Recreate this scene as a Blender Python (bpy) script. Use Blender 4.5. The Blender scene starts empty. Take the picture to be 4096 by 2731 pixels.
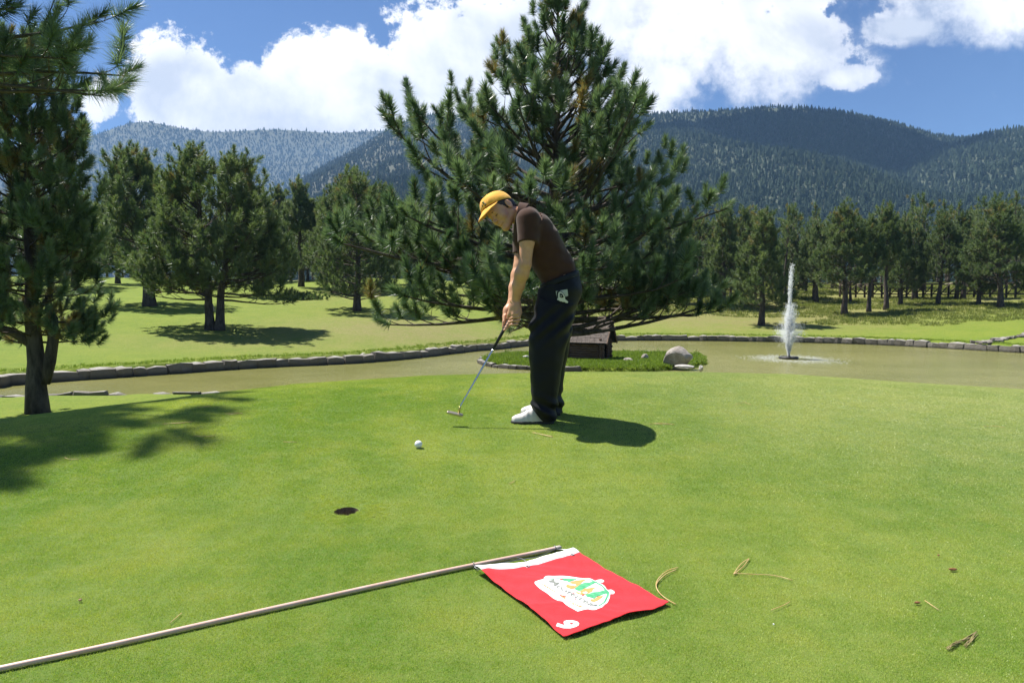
import bpy, bmesh, math, random
import numpy as np
from mathutils import Vector, Matrix
R_ = math.radians
SC = bpy.context.scene
COL = SC.collection
rng = np.random.default_rng(7)
random.seed(7)

# ------------------------------------------------------------------ camera
F = 720.0
CAMZ = 0.98
TH = math.atan(41.0 / F)
cam_d = bpy.data.cameras.new("camera")
cam_d.sensor_width = 36.0
cam_d.lens = F / 1024.0 * 36.0
cam_d.clip_start = 0.05
cam_d.clip_end = 12000
cam = bpy.data.objects.new("camera", cam_d)
COL.objects.link(cam)
cam.location = (0, 0, CAMZ)
cam.rotation_euler = (math.pi / 2 - TH, 0, 0)
SC.camera = cam
# ------------------------------------------------------------------ sun and exposure
SUN = Vector((-0.45, 0.30, 1.0)).normalized()          # direction towards the sun
sl = bpy.data.lights.new("sun", "SUN")
sl.energy = 5.0
sl.angle = R_(0.53)
sl.color = (1.0, 0.96, 0.89)
so = bpy.data.objects.new("sun", sl)
COL.objects.link(so)
so.location = (-30, 20, 60)
so.rotation_euler = SUN.to_track_quat('Z', 'Y').to_euler()
SC.view_settings.view_transform = 'Standard'
SC.view_settings.look = 'None'
SC.view_settings.gamma = 1.0
SC.view_settings.use_curve_mapping = False
SC.view_settings.exposure = 1.0
SC.cycles.max_bounces = 6
SC.cycles.diffuse_bounces = 3
SC.cycles.glossy_bounces = 2
SC.cycles.transmission_bounces = 3
SC.cycles.transparent_max_bounces = 12
SC.cycles.volume_bounces = 0
SC.cycles.use_denoising = True
SC.cycles.sample_clamp_indirect = 4.0

# ------------------------------------------------------------------ node helpers
class NT:
    def __init__(s, tree): s.t = tree; s.n = tree.nodes; s.l = tree.links
    def node(s, typ, **kw):
        nd = s.n.new(typ)
        for k, v in kw.items(): setattr(nd, k, v)
        return nd
    def put(s, sock, v):
        if isinstance(v, bpy.types.NodeSocket): s.l.new(v, sock)
        elif v is not None:
            if hasattr(sock, 'default_value'):
                try:
                    sock.default_value = v
                except Exception:
                    sock.default_value = tuple(v) + (1.0,) * (4 - len(v)) if len(sock.default_value) == 4 else v
    def math(s, op, a, b=None, c=None, clamp=False):
        nd = s.node('ShaderNodeMath', operation=op, use_clamp=clamp)
        s.put(nd.inputs[0], a); s.put(nd.inputs[1], b); s.put(nd.inputs[2], c)
        return nd.outputs[0]
    def vmath(s, op, a, b=None, out=0):
        nd = s.node('ShaderNodeVectorMath', operation=op)
        s.put(nd.inputs[0], a)
        if b is not None: s.put(nd.inputs[1], b)
        return nd.outputs[out]
    def noise(s, vec, scale, detail=4, rough=0.55, dist=0.0, col=False):
        nd = s.node('ShaderNodeTexNoise')
        s.put(nd.inputs['Vector'], vec)
        nd.inputs['Scale'].default_value = scale; nd.inputs['Detail'].default_value = detail
        nd.inputs['Roughness'].default_value = rough; nd.inputs['Distortion'].default_value = dist
        return nd.outputs[1 if col else 0]
    def mix(s, f, a, b, blend='MIX'):
        nd = s.node('ShaderNodeMix', data_type='RGBA', blend_type=blend)
        s.put(nd.inputs[0], f); s.put(nd.inputs[6], a); s.put(nd.inputs[7], b)
        return nd.outputs[2]
    def rng(s, v, a, b, c=0.0, d=1.0, smooth=False):
        nd = s.node('ShaderNodeMapRange')
        if smooth: nd.interpolation_type = 'SMOOTHSTEP'
        s.put(nd.inputs[0], v)
        for i, x in enumerate((a, b, c, d)): nd.inputs[i + 1].default_value = x
        return nd.outputs[0]
def c4(c): return tuple(c[:3]) + (1.0,)
def new_mat(name):
    m = bpy.data.materials.new(name); m.use_nodes = True
    t = NT(m.node_tree); t.n.clear()
    out = t.node('ShaderNodeOutputMaterial')
    return m, t, out
def principled(t, base, rough=0.6, **kw):
    b = t.node('ShaderNodeBsdfPrincipled')
    t.put(b.inputs['Base Color'], c4(base) if isinstance(base, (tuple, list)) else base)
    t.put(b.inputs['Roughness'], rough)
    for k, v in kw.items(): t.put(b.inputs[k.replace('_', ' ')], v)
    return b
def pos(t): return t.node('ShaderNodeNewGeometry').outputs['Position']
def objc(t): return t.node('ShaderNodeTexCoord').outputs['Object']
def bump(t, h, strength=0.3, dist=0.01):
    nd = t.node('ShaderNodeBump'); nd.inputs['Strength'].default_value = strength
    nd.inputs['Distance'].default_value = dist; t.put(nd.inputs['Height'], h)
    return nd.outputs[0]
def noisy_mat(name, c1, c2, scale=5.0, rough=0.7, bstr=0.3, bdist=0.01, bscale=30.0, detail=5, stretch=None, coord='o', metallic=0.0, spec=0.5, lo=.35, hi=.65):
    m, t, out = new_mat(name)
    v = objc(t) if coord == 'o' else pos(t)
    if stretch: v = t.vmath('MULTIPLY', v, stretch)
    n = t.noise(v, scale, detail)
    col = t.mix(t.rng(n, lo, hi), c4(c1), c4(c2))
    b = principled(t, col, rough, Metallic=metallic)
    b.inputs['Specular IOR Level'].default_value = spec
    if bstr > 0: t.put(b.inputs['Normal'], bump(t, t.noise(v, bscale, 5), bstr, bdist))
    t.l.new(b.outputs[0], out.inputs[0])
    return m

# ------------------------------------------------------------------ object helpers
def link(o, parent=None):
    COL.objects.link(o)
    if parent is not None: o.parent = parent
    return o
def tag(o, label=None, cat=None, group=None, kind=None):
    if label: o['label'] = label
    if cat: o['category'] = cat
    if group: o['group'] = group
    if kind: o['kind'] = kind
    return o
def empty(name, loc=(0, 0, 0), rz=0.0, label=None, cat=None, group=None):
    o = bpy.data.objects.new(name, None); o.empty_display_size = 0.1
    link(o); o.location = loc; o.rotation_euler = (0, 0, rz)
    return tag(o, label, cat, group)
def np_mesh(name, verts, faces, smooth=True):
    """faces: (n,3) or (n,4) int array, or list of such arrays"""
    me = bpy.data.meshes.new(name)
    verts = np.asarray(verts, dtype=np.float32)
    fl = faces if isinstance(faces, list) else [faces]
    fl = [np.asarray(f, dtype=np.int32) for f in fl if len(f)]
    me.vertices.add(len(verts)); me.vertices.foreach_set('co', verts.ravel())
    nl = sum(f.size for f in fl); nf = sum(len(f) for f in fl)
    me.loops.add(nl); me.loops.foreach_set('vertex_index', np.concatenate([f.ravel() for f in fl]))
    me.polygons.add(nf)
    tot = np.concatenate([np.full(len(f), f.shape[1]) for f in fl])
    st = np.concatenate([[0], np.cumsum(tot)[:-1]])
    me.polygons.foreach_set('loop_start', st.astype(np.int32))
    try: me.polygons.foreach_set('loop_total', tot.astype(np.int32))
    except Exception: pass
    me.update(calc_edges=True)
    me.polygons.foreach_set('use_smooth', np.full(nf, smooth))
    return me
def mobj(name, me, mat=None, parent=None, loc=None):
    o = bpy.data.objects.new(name, me)
    if mat is not None:
        for m in (mat if isinstance(mat, (list, tuple)) else [mat]): me.materials.append(m)
    link(o, parent)
    if loc is not None: o.location = loc
    return o
def set_attr(me, name, vals):
    a = me.attributes.new(name, 'FLOAT', 'POINT'); a.data.foreach_set('value', np.asarray(vals, dtype=np.float32))
class MB:
    """collects shapes into one mesh"""
    def __init__(s): s.v = []; s.q = []; s.t = []; s.n = 0
    def add(s, v, q=None, t=None):
        v = np.asarray(v, dtype=float)
        s.v.append(v)
        if q is not None and len(q): s.q.append(np.asarray(q) + s.n)
        if t is not None and len(t): s.t.append(np.asarray(t) + s.n)
        s.n += len(v)
    def box(s, c, size, rot=None, jit=0.0):
        v = np.array([[x, y, z] for x in (-.5, .5) for y in (-.5, .5) for z in (-.5, .5)]) * np.array(size)
        if jit: v = v + rng.normal(0, jit, v.shape)
        if rot is not None: v = v @ np.array(rot).T
        s.add(v + np.array(c), [[0, 1, 3, 2], [4, 6, 7, 5], [0, 4, 5, 1], [2, 3, 7, 6], [0, 2, 6, 4], [1, 5, 7, 3]])
    def tube(s, pts, rad, sides=8, cap=True):
        pts = np.asarray(pts, float); n = len(pts)
        rad = np.broadcast_to(np.asarray(rad, float), (n,))
        tan = np.gradient(pts, axis=0); tan /= np.linalg.norm(tan, axis=1)[:, None] + 1e-9
        up = np.array([0, 0, 1.0]) if abs(tan[0][2]) < .9 else np.array([1.0, 0, 0])
        a = np.cross(tan[0], up); a /= np.linalg.norm(a)
        vs = []
        ang = np.linspace(0, 2 * math.pi, sides, endpoint=False)
        for i in range(n):
            a = a - tan[i] * np.dot(a, tan[i]); a /= np.linalg.norm(a) + 1e-9
            b = np.cross(tan[i], a)
            vs.append(pts[i] + rad[i] * (np.cos(ang)[:, None] * a + np.sin(ang)[:, None] * b))
        v = np.concatenate(vs); q = []
        k = np.arange(sides); k2 = (k + 1) % sides
        for i in range(n - 1):
            q.append(np.stack([i * sides + k, i * sides + k2, (i + 1) * sides + k2, (i + 1) * sides + k], 1))
        q = np.concatenate(q); t = None
        if cap:
            v = np.concatenate([v, pts[:1], pts[-1:]]); c0, c1 = n * sides, n * sides + 1
            t = np.concatenate([np.stack([k2, k, np.full(sides, c0)], 1), np.stack([(n - 1) * sides + k, (n - 1) * sides + k2, np.full(sides, c1)], 1)])
        s.add(v, q, t)
    def build(s, name, mat=None, parent=None, smooth=True, loc=None):
        me = np_mesh(name, np.concatenate(s.v), ([np.concatenate(s.q)] if s.q else []) + ([np.concatenate(s.t)] if s.t else []), smooth)
        return mobj(name, me, mat, parent, loc)
def copy_tree(o, loc=None, rz=None, scale=None, label=None, group=None):
    r = o.copy(); COL.objects.link(r)
    if loc is not None: r.location = loc
    if rz is not None: r.rotation_euler = (0, 0, rz)
    if scale is not None: r.scale = scale if hasattr(scale, '__len__') else (scale,) * 3
    if label: r['label'] = label
    if group: r['group'] = group
    for ch in o.children:
        c = ch.copy(); COL.objects.link(c); c.parent = r
        for g in ch.children:
            d = g.copy(); COL.objects.link(d); d.parent = c
    return r

# ------------------------------------------------------------------ placing: sight lines of the survey
def ray(px, py):
    x = (px - 512.0) / F; yn = (py - 341.0) / F
    return np.array([x, math.cos(TH) - yn * math.sin(TH), -(yn * math.cos(TH) + math.sin(TH))])
def at(px, py, Y):
    d = ray(px, py)
    return np.array([0, 0, CAMZ]) + d * (Y / d[1])
def on_z(px, py, z):
    d = ray(px, py)
    return np.array([0, 0, CAMZ]) + d * ((z - CAMZ) / d[2])
WZ = CAMZ - 2.4          # water level
BT = WZ + 0.33           # top of the bank walls

def hermite(x, x0, x1, y0, y1, m0, m1):
    t = np.clip((x - x0) / (x1 - x0), 0, 1); h = x1 - x0
    return (2*t**3-3*t**2+1)*y0 + (t**3-2*t**2+t)*h*m0 + (-2*t**3+3*t**2)*y1 + (t**3-t**2)*h*m1
_sil = [(0,419),(36,414.5),(58,412),(108,405.6),(150,401),(204,394),(300,383.5),(425,375.5),(574,371.7),(675,371.5),(790,374),(905,382),(1024,389)]
_su = np.array([ray(a, b)[0] / ray(a, b)[1] for a, b in _sil]); _ss = np.array([-ray(a, b)[2] / ray(a, b)[1] for a, b in _sil])
_yu = np.array([ray(a, 400)[0] / ray(a, 400)[1] for a in (0, 204, 425, 574, 790, 1024)]); _yy = np.array([5.2, 6.0, 7.2, 7.6, 7.6, 7.0])
far_px = [(-60,391),(0,385.5),(56,381),(160,374),(255,367.5),(350,363),(410,358),(470,351),(495,349),(525,345.5),(560,342),(620,340.3),(725,340.7),(866,344),(1024,352.5)]
FARW = [tuple(on_z(a, b, WZ)[:2]) for a, b in far_px]
FARW = [(-26.0, 13.5)] + FARW + [(26.5, 27.5), (29.5, 20.0), (30.5, 12.0)]
NEARW = [(30.5, 12.0), (22, 9.2), (14, 11.4), (6, 13.6), (0, 14.4), (-4, 15.2)] + [tuple(on_z(a, b, BT)[:2]) for a, b in ((204, 393.6), (127, 393.5), (55, 394.2), (0, 396))] + [(-17.5, 14.5), (-26.0, 12.0)]
ISL_px = [(481,360.5),(484,364),(500,367.5),(540,369.8),(600,371.5),(660,371.0),(700,367.0),(708,362),(700,357.5),(660,355.5),(600,355),(540,355.3),(500,356.5)]
ISL = np.array([on_z(a, b, WZ)[:2] for a, b in ISL_px])
def smooth_poly(P, k=4, closed=False):
    P = np.array(P, float); n = len(P); out = []
    rg = range(n if closed else n - 1)
    for i in rg:
        p0 = P[(i - 1) % n] if closed or i > 0 else P[0]; p1 = P[i]; p2 = P[(i + 1) % n]; p3 = P[(i + 2) % n] if closed or i + 2 < n else P[n - 1]
        for j in range(k):
            t = j / k
            out.append(0.5 * ((2*p1) + (-p0+p2)*t + (2*p0-5*p1+4*p2-p3)*t*t + (-p0+3*p1-3*p2+p3)*t**3))
    if not closed: out.append(P[-1])
    return np.array(out)
FARW = smooth_poly(FARW); NEARW = smooth_poly(NEARW); ISL = smooth_poly(ISL, 4, True)
POND = np.concatenate([FARW, NEARW[1:]])
def sd_poly(X, Y, P):
    """signed distance, negative inside"""
    X = np.asarray(X, float); Y = np.asarray(Y, float)
    d = np.full(X.shape, 1e9); ins = np.zeros(X.shape, bool)
    for i in range(len(P)):
        a = P[i]; b = P[(i + 1) % len(P)]; e = b - a
        wx = X - a[0]; wy = Y - a[1]
        t = np.clip((wx * e[0] + wy * e[1]) / (e @ e + 1e-12), 0, 1)
        d = np.minimum(d, (wx - t * e[0])**2 + (wy - t * e[1])**2)
        c = (a[1] > Y) != (b[1] > Y)
        with np.errstate(divide='ignore', invalid='ignore'):
            xi = a[0] + (Y - a[1]) / (b[1] - a[1] + 1e-15) * e[0]
        ins ^= c & (X < xi)
    return np.where(ins, -1, 1) * np.sqrt(d)
_fa = np.arctan2(FARW[:, 0], FARW[:, 1]); _fo = np.argsort(_fa)
_na = np.arctan2(NEARW[:, 0], NEARW[:, 1]); _no = np.argsort(_na)
def hash_noise(X, Y, sc, seed=0):
    """cheap smooth value noise"""
    x = X / sc + 37.3 * seed; y = Y / sc + 17.7 * seed
    xi = np.floor(x); yi = np.floor(y); fx = x - xi; fy = y - yi
    fx = fx*fx*(3-2*fx); fy = fy*fy*(3-2*fy)
    def h(a, b):
        s = np.sin(a * 127.1 + b * 311.7 + seed * 74.7) * 43758.5453
        return s - np.floor(s)
    return (h(xi, yi)*(1-fx)+h(xi+1, yi)*fx)*(1-fy) + (h(xi, yi+1)*(1-fx)+h(xi+1, yi+1)*fx)*fy
def land(X, Y):
    """height of the land without the pond carved in"""
    X = np.asarray(X, float); Y = np.asarray(Y, float)
    Ys = np.maximum(Y, 0.5)
    u = X / Ys
    uc = np.clip(u, -0.76, 0.76)
    s = np.interp(uc, _su, _ss); Yc = np.interp(uc, _yu, _yy)
    ang = np.arctan2(X, Ys)
    Yn = np.interp(ang, _na[_no], NEARW[_no][:, 1]) - 0.2
    Yf = np.interp(ang, _fa[_fo], FARW[_fo][:, 1])
    d = np.where(Y < 3.3, hermite(Y, 1.8, 3.3, 0.985, 0.935, 0.0, -0.07), hermite(Y, 3.3, Yc, 0.935, s * Yc, -0.07, s))
    Yb = np.maximum(np.minimum(Yn - 0.6, 12.5), Yc + 2.0)
    d2 = hermite(Y, Yc, Yb, s * Yc, CAMZ - BT, s, 0.02)
    d = np.where(Y > Yc, d2, d)
    z = CAMZ - d
    D = np.maximum(Y - Yf - 0.25, 0)
    rise = 0.092 * np.minimum(D, 45) + 0.012 * np.clip(D - 45, 0, 110) + 0.03 * np.clip(D - 155, 0, 400)
    zf = BT + 0.01 + rise * np.clip(1 + 0.18 * (hash_noise(X, Y, 14, 3) - .5) , 0, 2) + np.where(D > 0, 0.18 * (hash_noise(X, Y, 5, 5) - .5) * np.clip(D / 4, 0, 1), 0)
    return np.where(Y > 0.5 * (Yn + Yf), zf, z)
def H(X, Y):
    z = land(X, Y)
    sd = sd_poly(X, Y, POND)
    k = np.clip((-sd - 0.02) / 0.25, 0, 1)
    z = z * (1 - k) + (WZ - 0.7) * k
    si = sd_poly(X, Y, ISL)
    isl = WZ + 0.13 + 0.06 * np.clip(-si / 1.2, 0, 1)
    ki = np.clip((-si - 0.05) / 0.15, 0, 1)
    return np.where(si < 0, np.maximum(z, (WZ - .7) * (1 - ki) + isl * ki), z)
def hz(x, y): return float(H(np.array([x]), np.array([y]))[0])
def ground_at(px, py, y0=1.2, y1=200.0):
    """where the sight line meets the land"""
    d = ray(px, py); Ys = np.concatenate([np.arange(y0, 14, 0.01), np.arange(14, y1, 0.05)])
    X = d[0] / d[1] * Ys; Z = CAMZ + d[2] / d[1] * Ys
    hit = np.nonzero(Z <= H(X, Ys))[0]
    i = hit[0] if len(hit) else -1
    return np.array([X[i], Ys[i], H(X[i:i+1], Ys[i:i+1])[0] if i >= 0 else Z[-1]])
# ================================================================== sky
world = bpy.data.worlds.new("World"); SC.world = world; world.use_nodes = True
t = NT(world.node_tree); t.n.clear()
wo = t.node('ShaderNodeOutputWorld')
sky = t.node('ShaderNodeTexSky', sky_type='NISHITA')
sky.sun_disc = False
sky.sun_elevation = math.asin(SUN.z)
sky.sun_rotation = math.atan2(SUN.x, SUN.y)
sky.altitude = 2000; sky.air_density = 1.0; sky.dust_density = 0.6; sky.ozone_density = 2.0
gen = t.node('ShaderNodeTexCoord').outputs['Generated']
sep = t.node('ShaderNodeSeparateXYZ'); t.put(sep.inputs[0], gen)
sx, sy, sz = sep.outputs
SKYC = t.mix(1.0, sky.outputs[0], (0.72, 0.89, 1.14, 1), 'MULTIPLY')
# clouds live in directions of the sky: flat cloud deck coordinates by elevation and azimuth
ay = t.math('MAXIMUM', t.math('ABSOLUTE', sy), 0.18)
U = t.math('DIVIDE', sx, ay); V = t.math('DIVIDE', sz, ay)
comb = t.node('ShaderNodeCombineXYZ'); t.put(comb.inputs[0], U); t.put(comb.inputs[1], V)
t.put(comb.inputs[2], t.math('MULTIPLY', t.math('LESS_THAN', sy, 0.0), 7.3))
cv = comb.outputs[0]
def cl_blob(px, py, rx, ry):
    uu = (px - 512) / F; vv = (300 - py) / F
    a = t.math('DIVIDE', t.math('SUBTRACT', U, uu), rx / F); b = t.math('DIVIDE', t.math('SUBTRACT', V, vv), ry / F)
    return t.math('SUBTRACT', 1.0, t.math('SQRT', t.math('ADD', t.math('MULTIPLY', a, a), t.math('MULTIPLY', b, b))))
blobs = [(185,95,64,52),(250,108,70,48),(325,78,62,48),(370,105,90,52),(460,60,72,62),(440,118,150,36),(300,130,170,22),(520,75,85,80),(585,20,60,60),(690,30,85,70),(770,55,90,55),(650,90,60,34),(745,-20,140,50),(980,15,110,38),(900,35,60,18),(838,82,34,17),(560,-30,160,40),(105,105,26,28),(590,110,110,22)]
acc = None
for b in blobs:
    v = cl_blob(*b)
    v = t.math('MAXIMUM', v, -0.6)
    acc = v if acc is None else t.math('SMOOTH_MAX', acc, v, 0.25)
front = t.math('GREATER_THAN', sy, 0.0)
# beyond the frame the same broken cloud goes on
far_n = t.rng(t.noise(cv, 1.7, 3), 0.54, 0.68, -0.9, 0.5)
edge = t.math('MAXIMUM', t.rng(t.math('ABSOLUTE', U), 0.72, 0.95), t.rng(V, 0.45, 0.62))
edge = t.math('MAXIMUM', edge, t.math('SUBTRACT', 1.0, front))
field = t.math('ADD', t.math('MULTIPLY', acc, t.math('SUBTRACT', 1.0, edge)), t.math('MULTIPLY', far_n, edge))
warp = t.vmath('ADD', cv, t.vmath('SCALE', t.noise(cv, 6.0, 3, col=True), None))
w_n = t.n[-1]
nz1 = t.noise(cv, 9.0, 10, 0.66, 0.15)
nz2 = t.noise(cv, 38.0, 8, 0.7, 0.1)
dens = t.math('ADD', field, t.math('ADD', t.math('MULTIPLY', t.math('SUBTRACT', nz1, 0.5), 2.0), t.math('MULTIPLY', t.math('SUBTRACT', nz2, 0.5), 0.8)))
soft = t.rng(t.math('ADD', t.noise(cv, 3.1, 4), t.math('ADD', t.math('MULTIPLY', V, -.35), t.math('MULTIPLY', U, .30))), 0.36, 0.54, 0, 1, True)
alpha = t.math('ADD', t.math('MULTIPLY', t.rng(dens, 0.0, 0.20, 0, 1, True), t.math('SUBTRACT', 1.0, soft)), t.math('MULTIPLY', t.rng(dens, -0.20, 0.75, 0, 1, True), soft))
# bright sunlit edges, slightly grey thick middles
core = t.math('MULTIPLY', t.rng(field, 0.05, 0.5, 0, 1, True), t.rng(t.noise(cv, 4.2, 8, .6, .3), 0.38, 0.62, 0, 1, True))
ccol = t.mix(core, (13.0, 13.0, 13.2, 1), (7.6, 8.2, 9.4, 1))
skyfin = t.mix(t.math('MULTIPLY', alpha, 0.97), SKYC, ccol)
bg = t.node('ShaderNodeBackground'); bg.inputs[1].default_value = 0.054
t.put(bg.inputs[0], skyfin); t.l.new(bg.outputs[0], wo.inputs[0])

# ================================================================== ground materials
def grass_colour(t, v, zone=None):
    """albedo of mown grass: large soft patches and fine mottling"""
    a = t.noise(v, 0.42, 5, 0.62); b = t.noise(v, 3.1, 5, 0.65); c = t.noise(v, 60.0, 3, 0.7)
    col = t.mix(t.rng(a, 0.42, 0.58), (0.120, 0.230, 0.014, 1), (0.240, 0.320, 0.055, 1))
    col = t.mix(t.rng(b, 0.45, 0.72, 0, 0.55), col, (0.28, 0.315, 0.055, 1))
    col = t.mix(t.rng(b, 0.52, 0.30, 0, 0.5), col, (0.110, 0.200, 0.016, 1))
    col = t.mix(t.rng(c, 0.35, 0.7, 0, 0.5), col, (0.27, 0.31, 0.085, 1))
    # sun sheen painted as a paler turf colour towards the far right of the green
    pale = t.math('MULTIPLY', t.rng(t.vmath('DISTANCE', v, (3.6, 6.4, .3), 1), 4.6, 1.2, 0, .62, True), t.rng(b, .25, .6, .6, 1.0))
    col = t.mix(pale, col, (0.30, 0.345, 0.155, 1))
    return col
def fix_alpha(c): return c
m_ground, t, out = new_mat("lawn")
P = pos(t)
at_dry = t.node('ShaderNodeAttribute', attribute_name='dry').outputs['Fac']
at_far = t.node('ShaderNodeAttribute', attribute_name='far').outputs['Fac']
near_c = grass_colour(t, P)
fn = t.noise(P, 0.9, 6, 0.7); fn2 = t.noise(P, 7.0, 5, 0.7); fn3 = t.noise(t.vmath('MULTIPLY', P, (1, .55, 1)), 22.0, 4, .7)
far_c = t.mix(t.rng(fn, .35, .65), (0.125, 0.200, 0.008, 1), (0.195, 0.250, 0.016, 1))
far_c = t.mix(t.rng(fn2, .40, .75, 0, .65), far_c, (0.235, 0.255, 0.040, 1))
dry_c = t.mix(t.rng(fn2, .35, .65), (0.20, 0.19, 0.045, 1), (0.27, 0.23, 0.10, 1))
dm = t.math('MULTIPLY', at_dry, t.rng(t.math('ADD', fn, t.math('MULTIPLY', fn2, .6)), .45, .95, 0.1, 1.0), clamp=True)
far_c = t.mix(dm, far_c, dry_c)
far_c = t.mix(t.rng(fn3, .62, .30, 0, .55), far_c, (0.050, 0.100, 0.008, 1))
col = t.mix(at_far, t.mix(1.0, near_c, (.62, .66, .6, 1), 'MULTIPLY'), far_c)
b = principled(t, col, 0.85); b.inputs['Specular IOR Level'].default_value = 0.25
hgt = t.math('ADD', t.noise(P, 160.0, 3, .7), t.math('MULTIPLY', t.math('ADD', fn3, fn2), t.math('MULTIPLY', at_far, 6.0)))
t.put(b.inputs['Normal'], bump(t, hgt, 0.7, 0.012))
t.l.new(b.outputs[0], out.inputs[0])

# ================================================================== ground sheet
def axis(segs):
    out = []
    for a, b, st in segs: out.append(np.arange(a, b, st))
    return np.concatenate(out)
CUP = ground_at(346, 511)
gx = axis([(-900, -200, 50), (-200, -60, 10), (-60, -28, 2), (-28, -14, .5), (-14, -5.1, .3), (-5.1, 5.1, .15), (5.1, 16, .3), (16, 34, .5), (34, 60, 2), (60, 200, 10), (200, 901, 50)])
gy = axis([(-30, -4, 3), (-4, 1, 1), (1, 9, .15), (9, 13.2, .2), (13.2, 46, .3), (46, 80, 1), (80, 200, 5), (200, 620, 20)])
# put a grid crossing under the hole
ix = np.argmin(abs(gx - CUP[0])); iy = np.argmin(abs(gy - CUP[1]))
gx[ix] = CUP[0]; gy[iy] = CUP[1]
XX, YY = np.meshgrid(gx, gy)
ZZ = H(XX, YY)
nx, ny = len(gx), len(gy)
idx = np.arange(nx * ny).reshape(ny, nx)
q = np.stack([idx[:-1, :-1], idx[:-1, 1:], idx[1:, 1:], idx[1:, :-1]], -1)
keep = np.ones(q.shape[:2], bool); keep[iy-1:iy+1, ix-1:ix+1] = False
V = np.stack([XX, YY, ZZ], -1).reshape(-1, 3)
faces = q[keep]
# ring round the hole
CR = 0.054; NR = 32
x0, x1, y0, y1 = gx[ix-1], gx[ix+1], gy[iy-1], gy[iy+1]
rv = []
for k in range(NR):
    a = 2 * math.pi * k / NR; c, s = math.cos(a), math.sin(a)
    m = min((x1 - CUP[0]) / c if c > 1e-9 else (x0 - CUP[0]) / c if c < -1e-9 else 1e9, (y1 - CUP[1]) / s if s > 1e-9 else (y0 - CUP[1]) / s if s < -1e-9 else 1e9)
    rr = CR * (1 + 0.03 * math.sin(5 * a))
    for r in (rr, m): rv.append((CUP[0] + r * c, CUP[1] + r * s))
rv = np.array(rv); rz = H(rv[:, 0], rv[:, 1])
base = len(V)
V = np.concatenate([V, np.column_stack([rv, rz])])
k = np.arange(NR); k2 = (k + 1) % NR
ring = np.stack([base + 2*k, base + 2*k + 1, base + 2*k2 + 1, base + 2*k2], 1)
me = np_mesh("ground", V, [np.concatenate([faces, ring])])
X, Y = V[:, 0], V[:, 1]
farm = (Y > 12.0).astype(float)
dry = np.zeros(len(V))
def bl(cx, cy, rx, ry, k=1.0): return k * np.exp(-(((X - cx) / rx)**2 + ((Y - cy) / ry)**2))
dry += bl(-5, 36, 7, 6, 1.3) + bl(-12, 29, 5, 3, .5) + bl(-13, 52, 6, 9, .5) + bl(26, 58, 16, 11, 1.1) + bl(17, 52, 10, 9, 1.0) + bl(40, 75, 30, 18, 1.2) + bl(5, 60, 12, 12, .6)
dry += np.clip((Y - 70) / 30, 0, 1.2)
set_attr(me, 'far', farm); set_attr(me, 'dry', np.clip(dry, 0, 1.3))
ground = tag(mobj("ground", me, m_ground), "mown golf green and the lawns round the pond", kind='structure')

# ================================================================== water
m_water, t, out = new_mat("pond_water")
P = pos(t)
wv = t.vmath('MULTIPLY', P, (1.0, 0.75, 1.0))
r1 = t.noise(wv, 9.0, 5, .65, .4); r2 = t.noise(wv, 1.3, 3, .5, .2)
col = t.mix(t.rng(t.noise(P, .25, 3), .35, .65), (0.195, 0.195, 0.060, 1), (0.250, 0.240, 0.085, 1))
b = principled(t, col, 0.13); b.inputs['IOR'].default_value = 1.33
b.inputs['Specular IOR Level'].default_value = 0.5
t.put(b.inputs['Normal'], bump(t, t.math('ADD', r1, t.math('MULTIPLY', r2, 1.0)), 0.75, 0.035))
t.l.new(b.outputs[0], out.inputs[0])
me = np_mesh("water", [(-40, 6, WZ), (40, 6, WZ), (40, 50, WZ), (-40, 50, WZ)], np.array([[0, 1, 2, 3]]))
# keep the sheet inside the pond: clip to the pond outline grown a little
Pc = POND.mean(0)
bmw = bmesh.new()
out_pts = []
for i in range(len(POND)):
    a = POND[i - 1]; b_ = POND[(i + 1) % len(POND)]; tn = (b_ - a) / (np.linalg.norm(b_ - a) + 1e-9)
    n = np.array([-tn[1], tn[0]])
    out_pts.append(POND[i] + n * 0.12)
if sd_poly(np.array([out_pts[5][0]]), np.array([out_pts[5][1]]), POND)[0] < 0:
    out_pts = [2 * POND[i] - out_pts[i] for i in range(len(POND))]
f = bmw.faces.new([bmw.verts.new((p[0], p[1], WZ)) for p in out_pts])
bmesh.ops.triangulate(bmw, faces=[f])
me = bpy.data.meshes.new("water"); bmw.normal_update()
bmw.to_mesh(me); bmw.free()
if me.polygons[0].normal.z < 0: me.flip_normals()
water = tag(mobj("water", me, m_water), "murky olive green pond water with small ripples", kind='structure')

# ================================================================== hills
m_hill = noisy_mat("hill_ground", (0.030, 0.048, 0.022), (0.050, 0.062, 0.032), .02, .95, 0, coord='p')
m_hill2 = noisy_mat("scrub_hill", (0.038, 0.047, 0.026), (0.060, 0.062, 0.034), .012, .95, 0, coord='p', detail=8)
m_ftree, t, out = new_mat("hill_trees")
oi = t.node('ShaderNodeObjectInfo')
col = t.mix(oi.outputs['Random'], (0.024, 0.046, 0.024, 1), (0.042, 0.070, 0.032, 1))
b = principled(t, col, .8); b.inputs['Specular IOR Level'].default_value = .2; t.l.new(b.outputs[0], out.inputs[0])
m_stree, t, out = new_mat("scrub_trees")
oi = t.node('ShaderNodeObjectInfo')
col = t.mix(t.rng(oi.outputs['Random'], .35, .8), (0.042, 0.070, 0.030, 1), (0.085, 0.088, 0.040, 1))
b = principled(t, col, .8); b.inputs['Specular IOR Level'].default_value = .2; t.l.new(b.outputs[0], out.inputs[0])

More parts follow.
